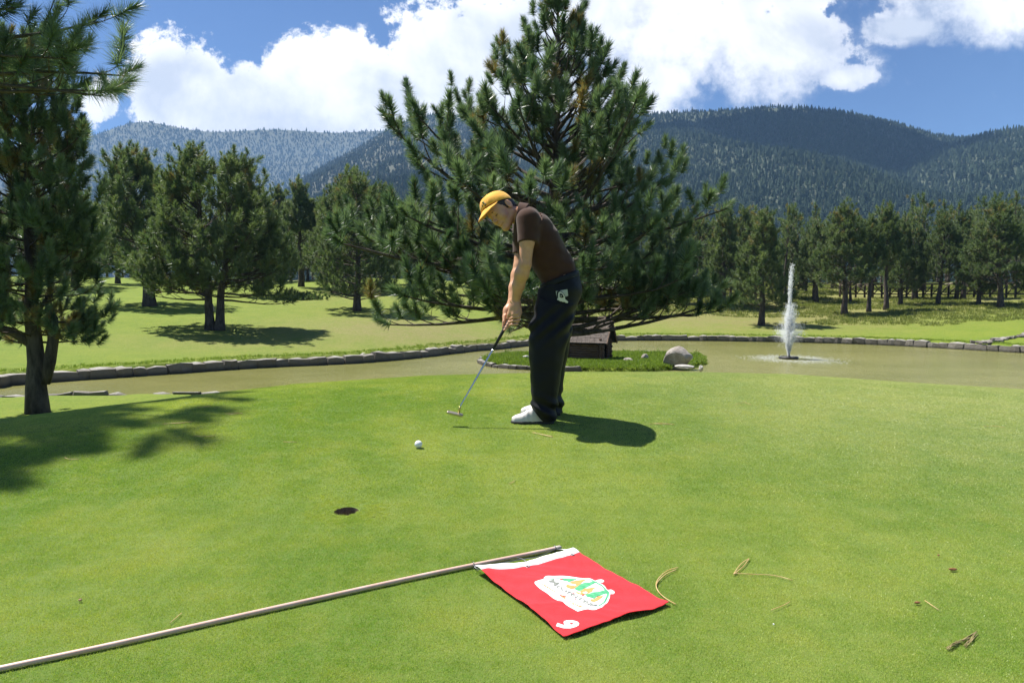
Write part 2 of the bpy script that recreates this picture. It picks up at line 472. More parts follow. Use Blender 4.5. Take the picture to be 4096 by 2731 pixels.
def far_tree_mesh(name, seed, mat, h=9.0):
    r = np.random.default_rng(seed); mb = MB()
    # ragged whorls of leafy clumps round a stem
    for k in range(16):
        z = h * (0.22 + 0.78 * (k / 15.0)); rad = h * 0.20 * (1.05 - (k / 15.0)) ** .8 + .15
        a = k * 2.4 + r.uniform(-.3, .3)
        c = np.array([math.cos(a) * rad * .6, math.sin(a) * rad * .6, z + r.uniform(-.3, .3)])
        s = rad * r.uniform(.6, .95) + .3
        v = c + np.array([[1, 0, -.2], [-.5, .86, -.25], [-.5, -.86, -.2], [0, 0, 1.2], [0, 0, -.6]]) * s * r.uniform(.75, 1.2, (5, 3))
        mb.add(v, None, [[0, 1, 3], [1, 2, 3], [2, 0, 3], [1, 0, 4], [2, 1, 4], [0, 2, 4]])
    mb.tube([[0, 0, -1.5], [0, 0, h * .8]], [.18, .06], 4, False)
    o = mb.build(name, mat, None, False)
    return o
PROTO = bpy.data.collections.new("tree_sources")          # not linked to the scene
def stash(o):
    for c in list(o.users_collection): c.objects.unlink(o)
    return o
def scatter(name, pts, rots, scales, sources, mat=None, label=None, rnd=None):
    """one object whose points carry instances of a few source meshes"""
    me = bpy.data.meshes.new(name)
    me.vertices.add(len(pts)); me.vertices.foreach_set('co', np.asarray(pts, np.float32).ravel())
    a = me.attributes.new('rot', 'FLOAT_VECTOR', 'POINT'); a.data.foreach_set('vector', np.asarray(rots, np.float32).ravel())
    a = me.attributes.new('scl', 'FLOAT_VECTOR', 'POINT'); a.data.foreach_set('vector', np.asarray(scales, np.float32).ravel())
    col = bpy.data.collections.new(name + "_source")
    for s in sources: col.objects.link(s)
    ng = bpy.data.node_groups.new(name, 'GeometryNodeTree')
    ng.interface.new_socket('Geometry', in_out='INPUT', socket_type='NodeSocketGeometry')
    ng.interface.new_socket('Geometry', in_out='OUTPUT', socket_type='NodeSocketGeometry')
    N = ng.nodes; L = ng.links
    gi = N.new('NodeGroupInput'); go = N.new('NodeGroupOutput')
    ci = N.new('GeometryNodeCollectionInfo'); ci.inputs['Collection'].default_value = col
    ci.inputs['Separate Children'].default_value = True; ci.inputs['Reset Children'].default_value = True
    ip = N.new('GeometryNodeInstanceOnPoints'); ip.inputs['Pick Instance'].default_value = True
    ar = N.new('GeometryNodeInputNamedAttribute'); ar.data_type = 'FLOAT_VECTOR'; ar.inputs[0].default_value = 'rot'
    asc = N.new('GeometryNodeInputNamedAttribute'); asc.data_type = 'FLOAT_VECTOR'; asc.inputs[0].default_value = 'scl'
    er = N.new('FunctionNodeEulerToRotation')
    L.new(gi.outputs[0], ip.inputs['Points']); L.new(ci.outputs[0], ip.inputs['Instance'])
    L.new(ar.outputs['Attribute'], er.inputs[0]); L.new(er.outputs[0], ip.inputs['Rotation'])
    L.new(asc.outputs['Attribute'], ip.inputs['Scale'])
    L.new(ip.outputs[0], go.inputs[0])
    o = bpy.data.objects.new(name, me); link(o)
    md = o.modifiers.new("scatter", 'NODES'); md.node_group = ng
    tag(o, label, kind='stuff')
    return o
FT = [stash(far_tree_mesh("hill_pine", 10 + i, m_ftree)) for i in range(4)]
ST = [stash(far_tree_mesh("scrub_tree", 30 + i, m_stree, 6.5)) for i in range(3)]
def hill(name, label, ridge, Yr, Yfoot, zfoot_px, mat, rough=1.0, back=600, seed=1, ncol=170, nrow=46, gull=1.0):
    """ridge: skyline points (px, py) seen at distance Yr; falls to a foot at Yfoot"""
    r = np.array(ridge, float); px = np.linspace(r[0, 0], r[-1, 0], ncol)
    py = np.interp(px, r[:, 0], r[:, 1])
    k = np.ones(5) / 5; pys = np.convolve(np.pad(py, 2, 'edge'), k, 'valid')
    rows = np.linspace(0, 1, nrow)
    Vv = np.zeros((nrow + 8, ncol, 3))
    for j, w in enumerate(list(rows) + [1 + .12 * (i + 1) for i in range(8)]):
        if w <= 1: Y = Yfoot + (Yr - Yfoot) * w
        else: Y = Yr + back * (w - 1)
        for i in range(ncol):
            dr = ray(px[i], pys[i]); x = dr[0] / dr[1] * Y; zr = CAMZ + dr[2] / dr[1] * Yr
            zf = 2.0
            prof = (w if w <= 1 else 1 - (w - 1) ** 1.3 * .8)
            prof = prof ** 1.12 if w <= 1 else prof
            Vv[j, i] = (x, Y, zf + (zr - zf) * prof)
    Xg, Yg = Vv[..., 0], Vv[..., 1]
    wj = np.array(list(rows) + [1 + .12 * (i + 1) for i in range(8)])[:, None]
    amp = np.clip(4 * wj * (1 - np.clip(wj, 0, 1)), 0, 1) 
    sc = (Yr / 1300.0)
    g = (hash_noise(Xg + .35 * Yg, Yg * .25, 170 * sc, seed) - .5) * 60 * sc + (hash_noise(Xg - .2 * Yg, Yg * .4, 75 * sc, seed + 1) - .5) * 28 * sc + (hash_noise(Xg, Yg, 30 * sc, seed + 2) - .5) * 9 * sc
    Vv[..., 2] += g * amp * rough * gull
    idx = np.arange(Vv.shape[0] * ncol).reshape(Vv.shape[0], ncol)
    q = np.stack([idx[:-1, :-1], idx[:-1, 1:], idx[1:, 1:], idx[1:, :-1]], -1).reshape(-1, 4)
    me = np_mesh(name, Vv.reshape(-1, 3), q)
    o = mobj(name, me, mat); tag(o, label, kind='structure')
    return Vv
def hill_forest(name, label, Vv, n, src, smin, smax, seed, wmax=None, dens=None):
    r = np.random.default_rng(seed)
    nr, nc = Vv.shape[:2]
    nrm = nr if wmax is None else wmax
    # sample by projected area so the cover looks even from the green
    a = r.uniform(0, nrm - 1.001, n * 2); b = r.uniform(0, nc - 1.001, n * 2)
    i = a.astype(int); j = b.astype(int); fa = (a - i)[:, None]; fb = (b - j)[:, None]
    p = (Vv[i, j] * (1-fa) + Vv[i+1, j] * fa) * (1-fb) + (Vv[i, j+1] * (1-fa) + Vv[i+1, j+1] * fa) * fb
    if dens is not None:
        keep = r.uniform(0, 1, len(p)) < dens(p)
        p = p[keep]
    p = p[:n]; n = len(p)
    s = r.uniform(smin, smax, n) * np.where(r.uniform(0, 1, n) < .08, 1.35, 1.0)
    rots = np.zeros((n, 3)); rots[:, 2] = r.uniform(0, 6.28, n)
    sc = np.stack([s * r.uniform(.8, 1.3, n), s * r.uniform(.8, 1.3, n), s * r.uniform(.85, 1.35, n)], 1)
    scatter(name, p, rots, sc, src, label=label)
q_ = 1 / 2.297
RA = [(a * q_, b * q_) for a, b in [(-1500,400),(-900,340),(-300,330),(0,340),(150,330),(250,301),(290,281),(330,277),(370,284),(440,300),(510,304),(560,299),(650,297),(720,303),(770,306),(850,300),(900,300),(1200,310),(1500,320)]]
RB = [(a * q_, b * q_) for a, b in [(560,560),(640,450),(700,408),(780,362),(850,325),(890,298),(940,276),(985,264),(1040,266),(1130,268),(1300,266),(1480,262),(1500,270),(1700,300),(1900,330)]]
RC = [(a * q_, b * q_) for a, b in [(900,520),(1050,420),(1200,330),(1350,282),(1450,266),(1540,259),(1620,256),(1700,252),(1780,247),(1850,248),(1920,256),(2000,270),(2080,288),(2150,312),(2200,318),(2260,314),(2320,330),(2420,360),(2600,420)]]
RD = [(a * q_, b * q_) for a, b in [(1900,520),(2000,440),(2100,372),(2200,330),(2260,308),(2310,300),(2352,296),(2450,282),(2600,270),(2900,290),(3600,340)]]
hA = hill("hills", "far hazy scrub hill with a rounded top behind the left pines", RA, 3200, 1300, 30, m_hill2, 1.0, seed=3)
hB = hill("hills", "middle hill with a pale sunlit spur running down to the left", RB, 1650, 420, 22, m_hill2, 1.0, seed=5)
hC = hill("hills", "big dark forested mountain filling the right background", RC, 1250, 330, 22, m_hill, .8, seed=9)
hD = hill("hills", "forested shoulder of hill at the right edge", RD, 950, 380, 22, m_hill, .8, seed=12)
hill_forest("forest", "scattered trees covering the far left hill", hA, 75000, FT[:2] + ST, .8, 1.35, 1)
hill_forest("forest", "trees covering the middle hill", hB, 46000, FT[:2] + ST, .48, .82, 2)
hill_forest("forest", "dense conifer forest covering the dark mountain", hC, 62000, FT, .36, .68, 3)
hill_forest("forest", "trees covering the hill shoulder at the right edge", hD, 34000, FT, .4, .7, 4)

# ---- cloud above the frame whose shade lies on the dark mountain
def cloud(name, label, c, rad, seed, flat=.22):
    r = np.random.default_rng(seed); mb = MB()
    ico = bmesh.new(); bmesh.ops.create_icosphere(ico, subdivisions=2, radius=1)
    bv = np.array([v.co[:] for v in ico.verts]); bf = np.array([[v.index for v in f.verts] for f in ico.faces]); ico.free()
    for k in range(60):
        a = r.uniform(0, 6.28); d = math.sqrt(r.uniform(0, 1))
        p = np.array([math.cos(a) * d * rad[0], math.sin(a) * d * rad[1], r.uniform(-.3, 1) * (1.1 - d) * rad[2]])
        s = r.uniform(.12, .28) * rad[0] * (1.15 - d * .6)
        v = bv * s * np.array([1, 1, .55]) * (1 + .12 * r.normal(0, 1, (len(bv), 1)))
        mb.add(p + v, None, bf)
    m = bpy.data.materials.get("cloud") or noisy_mat("cloud", (.85, .85, .86), (.9, .9, .9), .01, 1.0, 0)
    o = mb.build(name, m, None, True, c); tag(o, label, kind='structure')
cloud('cloud', 'cumulus cloud high above the dark mountain', (60, 1330, 1150), (300, 130, 90), 4)
# ---- air
m_haze = bpy.data.materials.new("haze_air"); m_haze.use_nodes = True
t = NT(m_haze.node_tree); t.n.clear()
o_ = t.node('ShaderNodeOutputMaterial'); pv = t.node('ShaderNodeVolumePrincipled')
pv.inputs['Color'].default_value = (0.36, 0.62, 1.0, 1); pv.inputs['Density'].default_value = 0.00017
pv.inputs['Anisotropy'].default_value = 0.0
t.l.new(pv.outputs[0], o_.inputs['Volume'])
mb = MB(); mb.box((0, 1700, 300), (7000, 3700, 606)); 
hz_o = mb.build("haze", m_haze, None, False); tag(hz_o, "thin blue haze in the air", kind='stuff')
# ================================================================== pines
m_bark, t, out = new_mat("pine_bark")
v = objc(t)
n = t.noise(t.vmath('MULTIPLY', v, (1, 1, .28)), 9.0, 6, .7, .5)
col = t.mix(t.rng(n, .35, .65), (0.040, 0.032, 0.027, 1), (0.135, 0.110, 0.092, 1))
b = principled(t, col, .9); b.inputs['Specular IOR Level'].default_value = .25
t.put(b.inputs['Normal'], bump(t, n, .9, .04)); t.l.new(b.outputs[0], out.inputs[0])
def needle_mat(name, c_dark, c_light, c_dry, rough=.42, spec=.9, trans=.34):
    m, t, out = new_mat(name)
    a = t.node('ShaderNodeAttribute', attribute_name='tint').outputs['Fac']
    c = t.mix(t.rng(a, 0.0, .80), c4(c_dark), c4(c_light))
    c = t.mix(t.rng(a, .90, .97), c, c4(c_dry))
    b = principled(t, c, rough); b.inputs['Specular IOR Level'].default_value = spec
    tr = t.node('ShaderNodeBsdfTranslucent'); t.put(tr.inputs[0], t.mix(1.0, c, (1.25, 1.35, .7, 1), 'MULTIPLY'))
    mx = t.node('ShaderNodeMixShader'); mx.inputs[0].default_value = trans
    t.l.new(b.outputs[0], mx.inputs[1]); t.l.new(tr.outputs[0], mx.inputs[2]); t.l.new(mx.outputs[0], out.inputs[0])
    return m
m_needle = needle_mat("pine_needles", (0.052, 0.100, 0.060), (0.200, 0.270, 0.160), (0.26, 0.16, 0.055))
m_needle2 = needle_mat("pine_needles_wood", (0.070, 0.115, 0.052), (0.200, 0.245, 0.115), (0.24, 0.17, 0.07), .5, .45)

def tuft_template(seed, n, ln, axis, w, spread=(18, 80)):
    """bottle brush of long needles round a shoot that runs along +Z"""
    r = np.random.default_rng(seed)
    s = r.uniform(0, 1, n) ** .85                          # place along the shoot
    ang = np.radians(spread[1] + (spread[0] - spread[1]) * s + r.normal(0, 9, n))
    az = r.uniform(0, 2 * math.pi, n)
    d = np.stack([np.sin(ang) * np.cos(az), np.sin(ang) * np.sin(az), np.cos(ang)], 1)
    L = ln * r.uniform(.75, 1.1, n)
    p0 = np.zeros((n, 3)); p0[:, 2] = s * axis
    tip = p0 + d * L[:, None]; tip[:, 2] -= 0.06 * L * (1 - s)
    side = np.cross(d, r.normal(0, 1, (n, 3))); side /= np.linalg.norm(side, axis=1)[:, None]
    V = np.stack([p0 - side * w * .75, p0 + side * w * .75, tip], 1)   # n,3,3
    return V
def place_tufts(P, D, S, templates, r, tint, quads=True):
    """P positions, D directions, S scales -> verts, quads, tint per vertex"""
    vs, ts, qs = [], [], []; base = 0
    P = np.asarray(P); D = np.asarray(D, float); D = D / (np.linalg.norm(D, axis=1)[:, None] + 1e-9)
    S = np.asarray(S); pick = r.integers(0, len(templates), len(P))
    for k, T in enumerate(templates):
        m = pick == k
        if not m.any(): continue
        z = D[m]; h = r.normal(0, 1, z.shape); x = np.cross(h, z); x /= np.linalg.norm(x, axis=1)[:, None]; y = np.cross(z, x)
        Rm = np.stack([x, y, z], 2)                        # columns
        n = T.shape[0]; W = np.einsum('tij,nj->tni', Rm, T.reshape(-1, 3)) * S[m][:, None, None] + P[m][:, None, :]
        vs.append(W.reshape(-1, 3))
        tt = np.clip(tint[m][:, None] + r.normal(0, .10, (m.sum(), n)), 0, .88)
        dr = tint[m] > .9
        tt[dr] = np.clip(r.normal(.95, .03, (dr.sum(), n)), 0, 1)
        tt = np.where(r.uniform(0, 1, tt.shape) < .015, .96, tt)
        ts.append(np.repeat(tt.reshape(-1), 3))
        qs.append(np.arange(m.sum() * n * 3).reshape(-1, 3) + base); base += m.sum() * n * 3
    return np.concatenate(vs), np.concatenate(qs), np.concatenate(ts)
def norm(v): v = np.asarray(v, float); return v / (np.linalg.norm(v) + 1e-9)
def rot_about(v, ax, a):
    ax = norm(ax); c, s = math.cos(a), math.sin(a)
    return v * c + np.cross(ax, v) * s + ax * np.dot(ax, v) * (1 - c)
def grow_branch(mb, T, p, d, L, r0, r, lvl, tsc, tw, curve=.35, bare=.25, sides=5, second=1.0, maxlvl=2):
    """a limb with side shoots; T collects (pos, dir, scale)"""
    n = max(4, int(L / .45)) if lvl == 0 else 4
    pts = [p]; dd = norm(d); 
    for i in range(n):
        f = (i + 1) / n
        dd = norm(dd + np.array([0, 0, curve * f * (1.6 / n)]) + r.normal(0, .10 if lvl == 0 else .12, 3) * (3.0 / n) ** .5 * .8)
        pts.append(pts[-1] + dd * L / n)
    pts = np.array(pts)
    rad = r0 * (1 - .82 * np.linspace(0, 1, n + 1))
    mb.tube(pts, rad, sides if lvl == 0 else max(3, sides - 2), False)
    def where(f):
        x = f * n; i = min(int(x), n - 1); return pts[i] + (pts[i+1] - pts[i]) * (x - i), norm(pts[i+1] - pts[i])
    T.append((pts[-1] - norm(pts[-1] - pts[-2]) * min(.25, .25 * tw) * tsc, norm(norm(pts[-1] - pts[-2]) + np.array([0, 0, .45])), tsc))
    if lvl >= maxlvl: return
    step = tw / second
    s = bare * L + r.uniform(0, step); side = 1 if r.uniform() < .5 else -1
    while s < L * .97:
        f = s / L; q, tq = where(f)
        a = R_(r.uniform(35, 62)) * side; side = -side
        ax = np.array([0, 0, 1.0]) if abs(tq[2]) < .85 else norm(r.normal(0, 1, 3))
        nd = rot_about(tq, ax, a); nd = norm(nd + np.array([0, 0, r.uniform(-.12, .42)]))
        if lvl == 0:
            l2 = (0.28 * (1 - f) * L + tw * 1.0) * r.uniform(.6, 1.15)
            grow_branch(mb, T, q, nd, l2, r0 * (1 - .8 * f) * .5 + .006 * min(tw, 1), r, 1, tsc * r.uniform(.85, 1.1), tw, .5, .25, sides, second, maxlvl)
        else:
            l2 = tw * r.uniform(.5, .95)
            grow_branch(mb, T, q, nd, l2, r0 * .5, r, 2, tsc * r.uniform(.75, 1.0), tw, .6, .25, sides, second, maxlvl)
        s += step * r.uniform(.7, 1.3)
def pine_data(seed, Ht, prof, n_prim, trunk_r, z0=.12, elev=(-6, 58), tsc=1.0, tw=.8, second=1.0, lean=(0, 0), wob=.15, sides=5, stems=None, az_bias=None, maxlvl=2, trunk_sides=9, top_shoot=True, gap=None, curve0=.22, pw=1.0, opn=.15):
    r = np.random.default_rng(seed)
    mbt, mbb, T = MB(), MB(), []
    stems = stems or [((0, 0), (0, 0), 1.0)]
    for (bx, by), (lx, ly), hs in stems:
        n = 14; zs = np.linspace(0, 1, n + 1)
        px = bx + lx * zs * Ht + lean[0] * zs ** 1.5 * Ht + np.cumsum(r.normal(0, wob / n, n + 1)) * Ht * .12
        py = by + ly * zs * Ht + lean[1] * zs ** 1.5 * Ht + np.cumsum(r.normal(0, wob / n, n + 1)) * Ht * .12
        px += bx - px[0]; py += by - py[0]
        tp = np.stack([px, py, zs * Ht * hs], 1)
        tr = trunk_r * (1.0 - .93 * zs ** .85) * (1 + .45 * np.exp(-zs * Ht / .35))
        tp[0, 2] = -0.5
        mbt.tube(tp, tr, trunk_sides, True)
        T.append((tp[-1] - [0, 0, .2], np.array([0, 0, 1.0]), tsc * 1.1))
        m = int(n_prim * (hs if len(stems) == 1 else hs * .62))
        for i in range(m):
            t_ = z0 + (0.985 - z0) * ((i + r.uniform(-.3, .3)) / m if i else .01) ** pw; t_ = min(max(t_, .02), .985)
            az = i * 2.39996 + r.normal(0, .35)
            if len(stems) > 1:                              # twin stems keep their limbs outwards
                c = norm([bx + 1e-6, by + 1e-6, 0]); dv = np.array([math.cos(az), math.sin(az), 0])
                if dv @ c < -.35: az += math.pi
            x = t_ * n; k = min(int(x), n - 1); p = tp[k] + (tp[k+1] - tp[k]) * (x - k)
            L = prof(t_, az) * r.uniform(.78, 1.08)
            if gap and gap(t_, az): continue
            e = R_(elev[0] + (elev[1] - elev[0]) * t_ ** 1.3 + r.normal(0, 6))
            d = np.array([math.cos(az) * math.cos(e), math.sin(az) * math.cos(e), math.sin(e)])
            if L < .15: continue
            rr = min(trunk_r * (1 - .9 * t_) * .6, .010 + .015 * L)
            Lr = max(L - .25 * tsc * min(1, tw * 1.3), .15)
            grow_branch(mbb, T, p, d, Lr, rr, r, 0, tsc * (1.0 if t_ < .8 else .9), tw, curve0 + .45 * t_, .30 if L > 2 else .15, sides, second * (1.15 - opn * t_), maxlvl)
    return mbt, mbb, T, r
def finish_pine(name, data, templates, mat, dry=.03, parts=True):
    mbt, mbb, T, r = data
    P = np.array([t[0] for t in T]); D = np.array([t[1] for t in T]); S = np.array([t[2] for t in T]) * r.uniform(.8, 1.15, len(T))
    D = D + r.normal(0, .15, D.shape)
    tint = np.clip(r.normal(.38, .2, len(T)), 0, .8)
    ctr = P.mean(0); rel = np.linalg.norm((P - ctr)[:, :2], axis=1); inner = rel < np.percentile(rel, 45)
    tint[inner & (r.uniform(0, 1, len(T)) < dry * 4)] = .95
    tint[r.uniform(0, 1, len(T)) < dry * .12] = .95
    v, q, tt = place_tufts(P, D, S, templates, r, tint)
    me = np_mesh("crown", v, q, False); set_attr(me, 'tint', tt)
    tm = mbt; 
    root = empty(name)
    o1 = tm.build("trunk", m_bark, root)
    o2 = mbb.build("branches", m_bark, root)
    o3 = mobj("crown", me, mat, root)
    return root, len(T), len(q)
TUF_A = [tuft_template(100 + i, 260, .165, .235, .0085) for i in range(4)]       # main pine
TUF_N = [tuft_template(120 + i, 260, .21, .26, .0050, (15, 85)) for i in range(4)]      # near pines
TUF_M = [tuft_template(140 + i, 80, .32, .38, .024) for i in range(4)]       # trees on the banks
TUF_F = [tuft_template(160 + i, 34, .30, .34, .034) for i in range(4)]       # wood behind

# ---- the big pine on the island
prof_pts = np.array([(0.0, 2.2), (.16, 2.7), (.22, 3.05), (.30, 3.3), (.38, 3.15), (.48, 2.6), (.58, 2.05), (.68, 1.5), (.78, 1.05), (.86, .7), (.94, .42), (1.0, .2)])
def prof_main(t_, az):
    L = np.interp(t_, prof_pts[:, 0], prof_pts[:, 1])
    return L * (1.0 - .10 * math.cos(az) * (t_ < .6) + .05 * math.sin(3 * az + 9 * t_))
tb = at(553, 359, 11.9); tb[2] = hz(tb[0], tb[1])
Ht = at(553, -8, 11.9)[2] - tb[2]
root, nt_, nq_ = finish_pine("pine", pine_data(25, Ht, prof_main, 150, .17, z0=.205, elev=(-9, 56), curve0=.10, pw=1.2, opn=1.05, tsc=1.0, tw=.42, second=1.85, wob=.3, sides=5, gap=lambda t_, az: (t_ < .29 and -1.7 < ((az + math.pi) % (2 * math.pi)) - math.pi < -.35) or (t_ < .255 and math.cos(az) < -.45)), TUF_A, m_needle, .05)
root.location = tb; tag(root, "big broad pine with bushy upturned shoots standing on the near bank behind the golfer", "pine tree")
print("NOTE ISLAND PINE", nt_, nq_, Ht)

# ---- dark pine at the left edge of the picture
prof_l = np.array([(0, .7), (.16, .95), (.25, 1.2), (.4, 1.3), (.55, 1.35), (.68, 1.35), (.8, 1.0), (.9, .55), (1, .2)])
TUF_L = [tuft_template(180 + i, 240, .17, .26, .0085) for i in range(4)]
tb = at(39, 420, 13.2); tb[2] = hz(tb[0], tb[1]); Ht = at(30, 46, 13.2)[2] - tb[2]
dat = pine_data(61, Ht, lambda t_, az: np.interp(t_, prof_l[:, 0], prof_l[:, 1]) * (1 + .02 * math.cos(az) + .1 * math.sin(2 * az + 6 * t_)), 92, .175, z0=.19, elev=(-14, 48), tsc=1.0, tw=.42, second=1.85, wob=.35)
mb_ = dat[0]; mb_.tube([[.13, 0, .55], [.24, 0, .95], [.31, .01, 1.35], [.32, .0, 1.75], [.33, 0, 1.82]], [.10, .105, .095, .088, .05], 8)
mb_.tube([[.33, 0, 1.66], [.40, 0, 1.70]], [.04, .03], 6); mb_.tube([[-.06, -.02, 1.28], [-.35, -.1, 1.50], [-.8, -.15, 1.62], [-1.3, -.2, 1.95], [-1.8, -.25, 2.0]], [.10, .085, .07, .05, .03], 7)
mb_.tube([[.08, 0, 1.9], [.26, -.05, 2.12]], [.045, .03], 6)
root, nt_, nq_ = finish_pine("pine", dat, TUF_L, m_needle, .09)
root.location = tb; tag(root, "dark pine at the left edge with a bare sawn-off stub beside its trunk", "pine tree"); print("NOTE left pine", nt_, nq_, Ht)
# ---- nearer pine just outside the left edge: its boughs hang into the top left corner and its shade lies on the green
X0, Y0 = -7.7, 7.3; z_ = hz(X0, Y0)
def prof_o(t_, az): return np.interp(t_, [0, .3, .42, .55, .7, .85, 1], [2.2, 2.6, 3.2, 3.1, 2.6, 1.6, .4]) * (1 + .12 * math.cos(az + .2))
dat = pine_data(63, 8.6, prof_o, 50, .20, z0=.46, elev=(6, 50), tsc=1.35, tw=.46, second=1.8, wob=.3)
mbt, mbb, T_, r_ = dat
for (h_, ax_, ay_, L_, e_) in ((3.0, 1.0, .10, 3.5, .08), (3.35, 1.0, .22, 3.5, .06), (3.5, .96, -.10, 3.0, .10), (3.15, 1.0, .05, 3.4, .05), (3.25, 1.0, .0, 3.3, .06), (2.95, 1.0, .18, 3.6, .10)):
    grow_branch(mbb, T_, np.array([0, 0, h_ + .4]), np.array([ax_, ay_, e_]), L_, .045, r_, 0, 1.0, .46, .02, .40, 6, 1.15, 2)
root, nt_, nq_ = finish_pine("pine", dat, TUF_N, m_needle, .03)
root.location = (X0, Y0, z_); tag(root, "nearest pine whose long-needled boughs reach into the top left corner of the picture", "pine tree"); print("NOTE near pine", nt_, nq_)
# ================================================================== stone walls round the pond
m_stone, t, out = new_mat("wall_stone")
v = objc(t); oi = t.node('ShaderNodeObjectInfo').outputs['Random']
n = t.noise(v, 6.0, 6, .7); n2 = t.noise(pos(t), 3.0, 4, .6)
col = t.mix(t.rng(oi, 0, 1), (0.12, 0.105, 0.085, 1), (0.21, 0.19, 0.16, 1))
col = t.mix(t.rng(n, .3, .7, 0, .8), col, (0.13, 0.115, 0.095, 1))
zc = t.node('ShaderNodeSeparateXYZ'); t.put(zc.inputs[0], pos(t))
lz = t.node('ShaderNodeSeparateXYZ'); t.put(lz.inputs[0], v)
col = t.mix(t.rng(t.math('ADD', lz.outputs[2], t.math('MULTIPLY', n, .16)), .52, .60), col, (0.40, 0.38, 0.34, 1))  # stone tops painted pale, standing in for sunlight on them
wet = t.rng(t.math('ADD', zc.outputs[2], t.math('MULTIPLY', n2, .12)), WZ + .10, WZ + .22, 1.0, 0.0)
col = t.mix(t.math('MULTIPLY', wet, .8), col, (0.035, 0.032, 0.022, 1))
b = principled(t, col, .85); t.put(b.inputs['Normal'], bump(t, n, .8, .05)); t.l.new(b.outputs[0], out.inputs[0])
def stone_mesh(name, seed, sub=2, rough=.09):
    r = np.random.default_rng(seed); bm = bmesh.new(); bmesh.ops.create_cube(bm, size=1)
    bmesh.ops.subdivide_edges(bm, edges=bm.edges[:], cuts=sub, use_grid_fill=True)
    for v_ in bm.verts:
        c = np.array(v_.co); m = np.abs(c).max()
        c = c * (1 - .16 * (np.linalg.norm(c) - m) / .37)
        v_.co = c + r.normal(0, rough * .35, 3)
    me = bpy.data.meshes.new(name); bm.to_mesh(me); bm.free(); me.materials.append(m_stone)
    return me
SM = [stone_mesh("stone", 50 + i, 1) for i in range(8)]
def resample(P, step):
    P = np.array(P); seg = np.linalg.norm(np.diff(P, axis=0), axis=1); s = np.concatenate([[0], np.cumsum(seg)])
    out, x = [], 0.0; r = np.random.default_rng(3)
    while x < s[-1]:
        out.append(x); x += step * r.uniform(.6, 1.5)
    f = lambda a: np.array([np.interp(a, s, P[:, 0]), np.interp(a, s, P[:, 1])])
    return [(f(a), f(b)) for a, b in zip(out[:-1], out[1:])]
def wall(name, label, line, step, zt, zb, thick, seed, vis=lambda p: True):
    root = empty(name, (0, 0, 0), 0, label, "stone wall")
    r = np.random.default_rng(seed); n = 0
    for a, b_ in resample(line, step):
        c = (a + b_) / 2
        if not vis(c): continue
        L = np.linalg.norm(b_ - a); o = bpy.data.objects.new("stone", SM[r.integers(0, 8)]); link(o, root)
        h = zt - zb + r.normal(0, .028)
        o.location = (c[0], c[1], zb + h / 2); o.scale = (L * 1.12, thick * r.uniform(.85, 1.15), h)
        o.rotation_euler = (r.normal(0, .05), r.normal(0, .04), math.atan2(b_[1] - a[1], b_[0] - a[0]) + (math.pi if r.uniform() < .5 else 0))
        n += 1
    return root
inview = lambda p: abs(p[0]) < .92 * p[1] + 1.0
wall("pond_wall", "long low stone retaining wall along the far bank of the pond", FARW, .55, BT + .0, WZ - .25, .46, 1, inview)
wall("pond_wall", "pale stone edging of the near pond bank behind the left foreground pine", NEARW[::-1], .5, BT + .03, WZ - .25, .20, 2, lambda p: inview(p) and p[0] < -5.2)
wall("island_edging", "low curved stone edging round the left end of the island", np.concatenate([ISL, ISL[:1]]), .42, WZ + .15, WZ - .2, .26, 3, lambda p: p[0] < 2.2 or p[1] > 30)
# broken stone gutter running down to the wall at the right edge
root = empty("stone_gutter", (0, 0, 0), 0, "broken pale stone gutter on the lawn at the right edge above the wall", "drain")
r = np.random.default_rng(5)
for k in range(44):
    f = k / 43; p = ground_at(977 + 60 * f + r.uniform(-3, 3), 343.5 - 10 * f + r.uniform(-1, 1), 20, 80)
    o = bpy.data.objects.new("stone", SM[r.integers(0, 8)]); link(o, root); s = r.uniform(.15, .38)
    o.location = (p[0], p[1], p[2] + .03); o.scale = (s * 1.3, s, s * .35); o.rotation_euler = (r.normal(0, .15), r.normal(0, .15), r.uniform(0, 6))

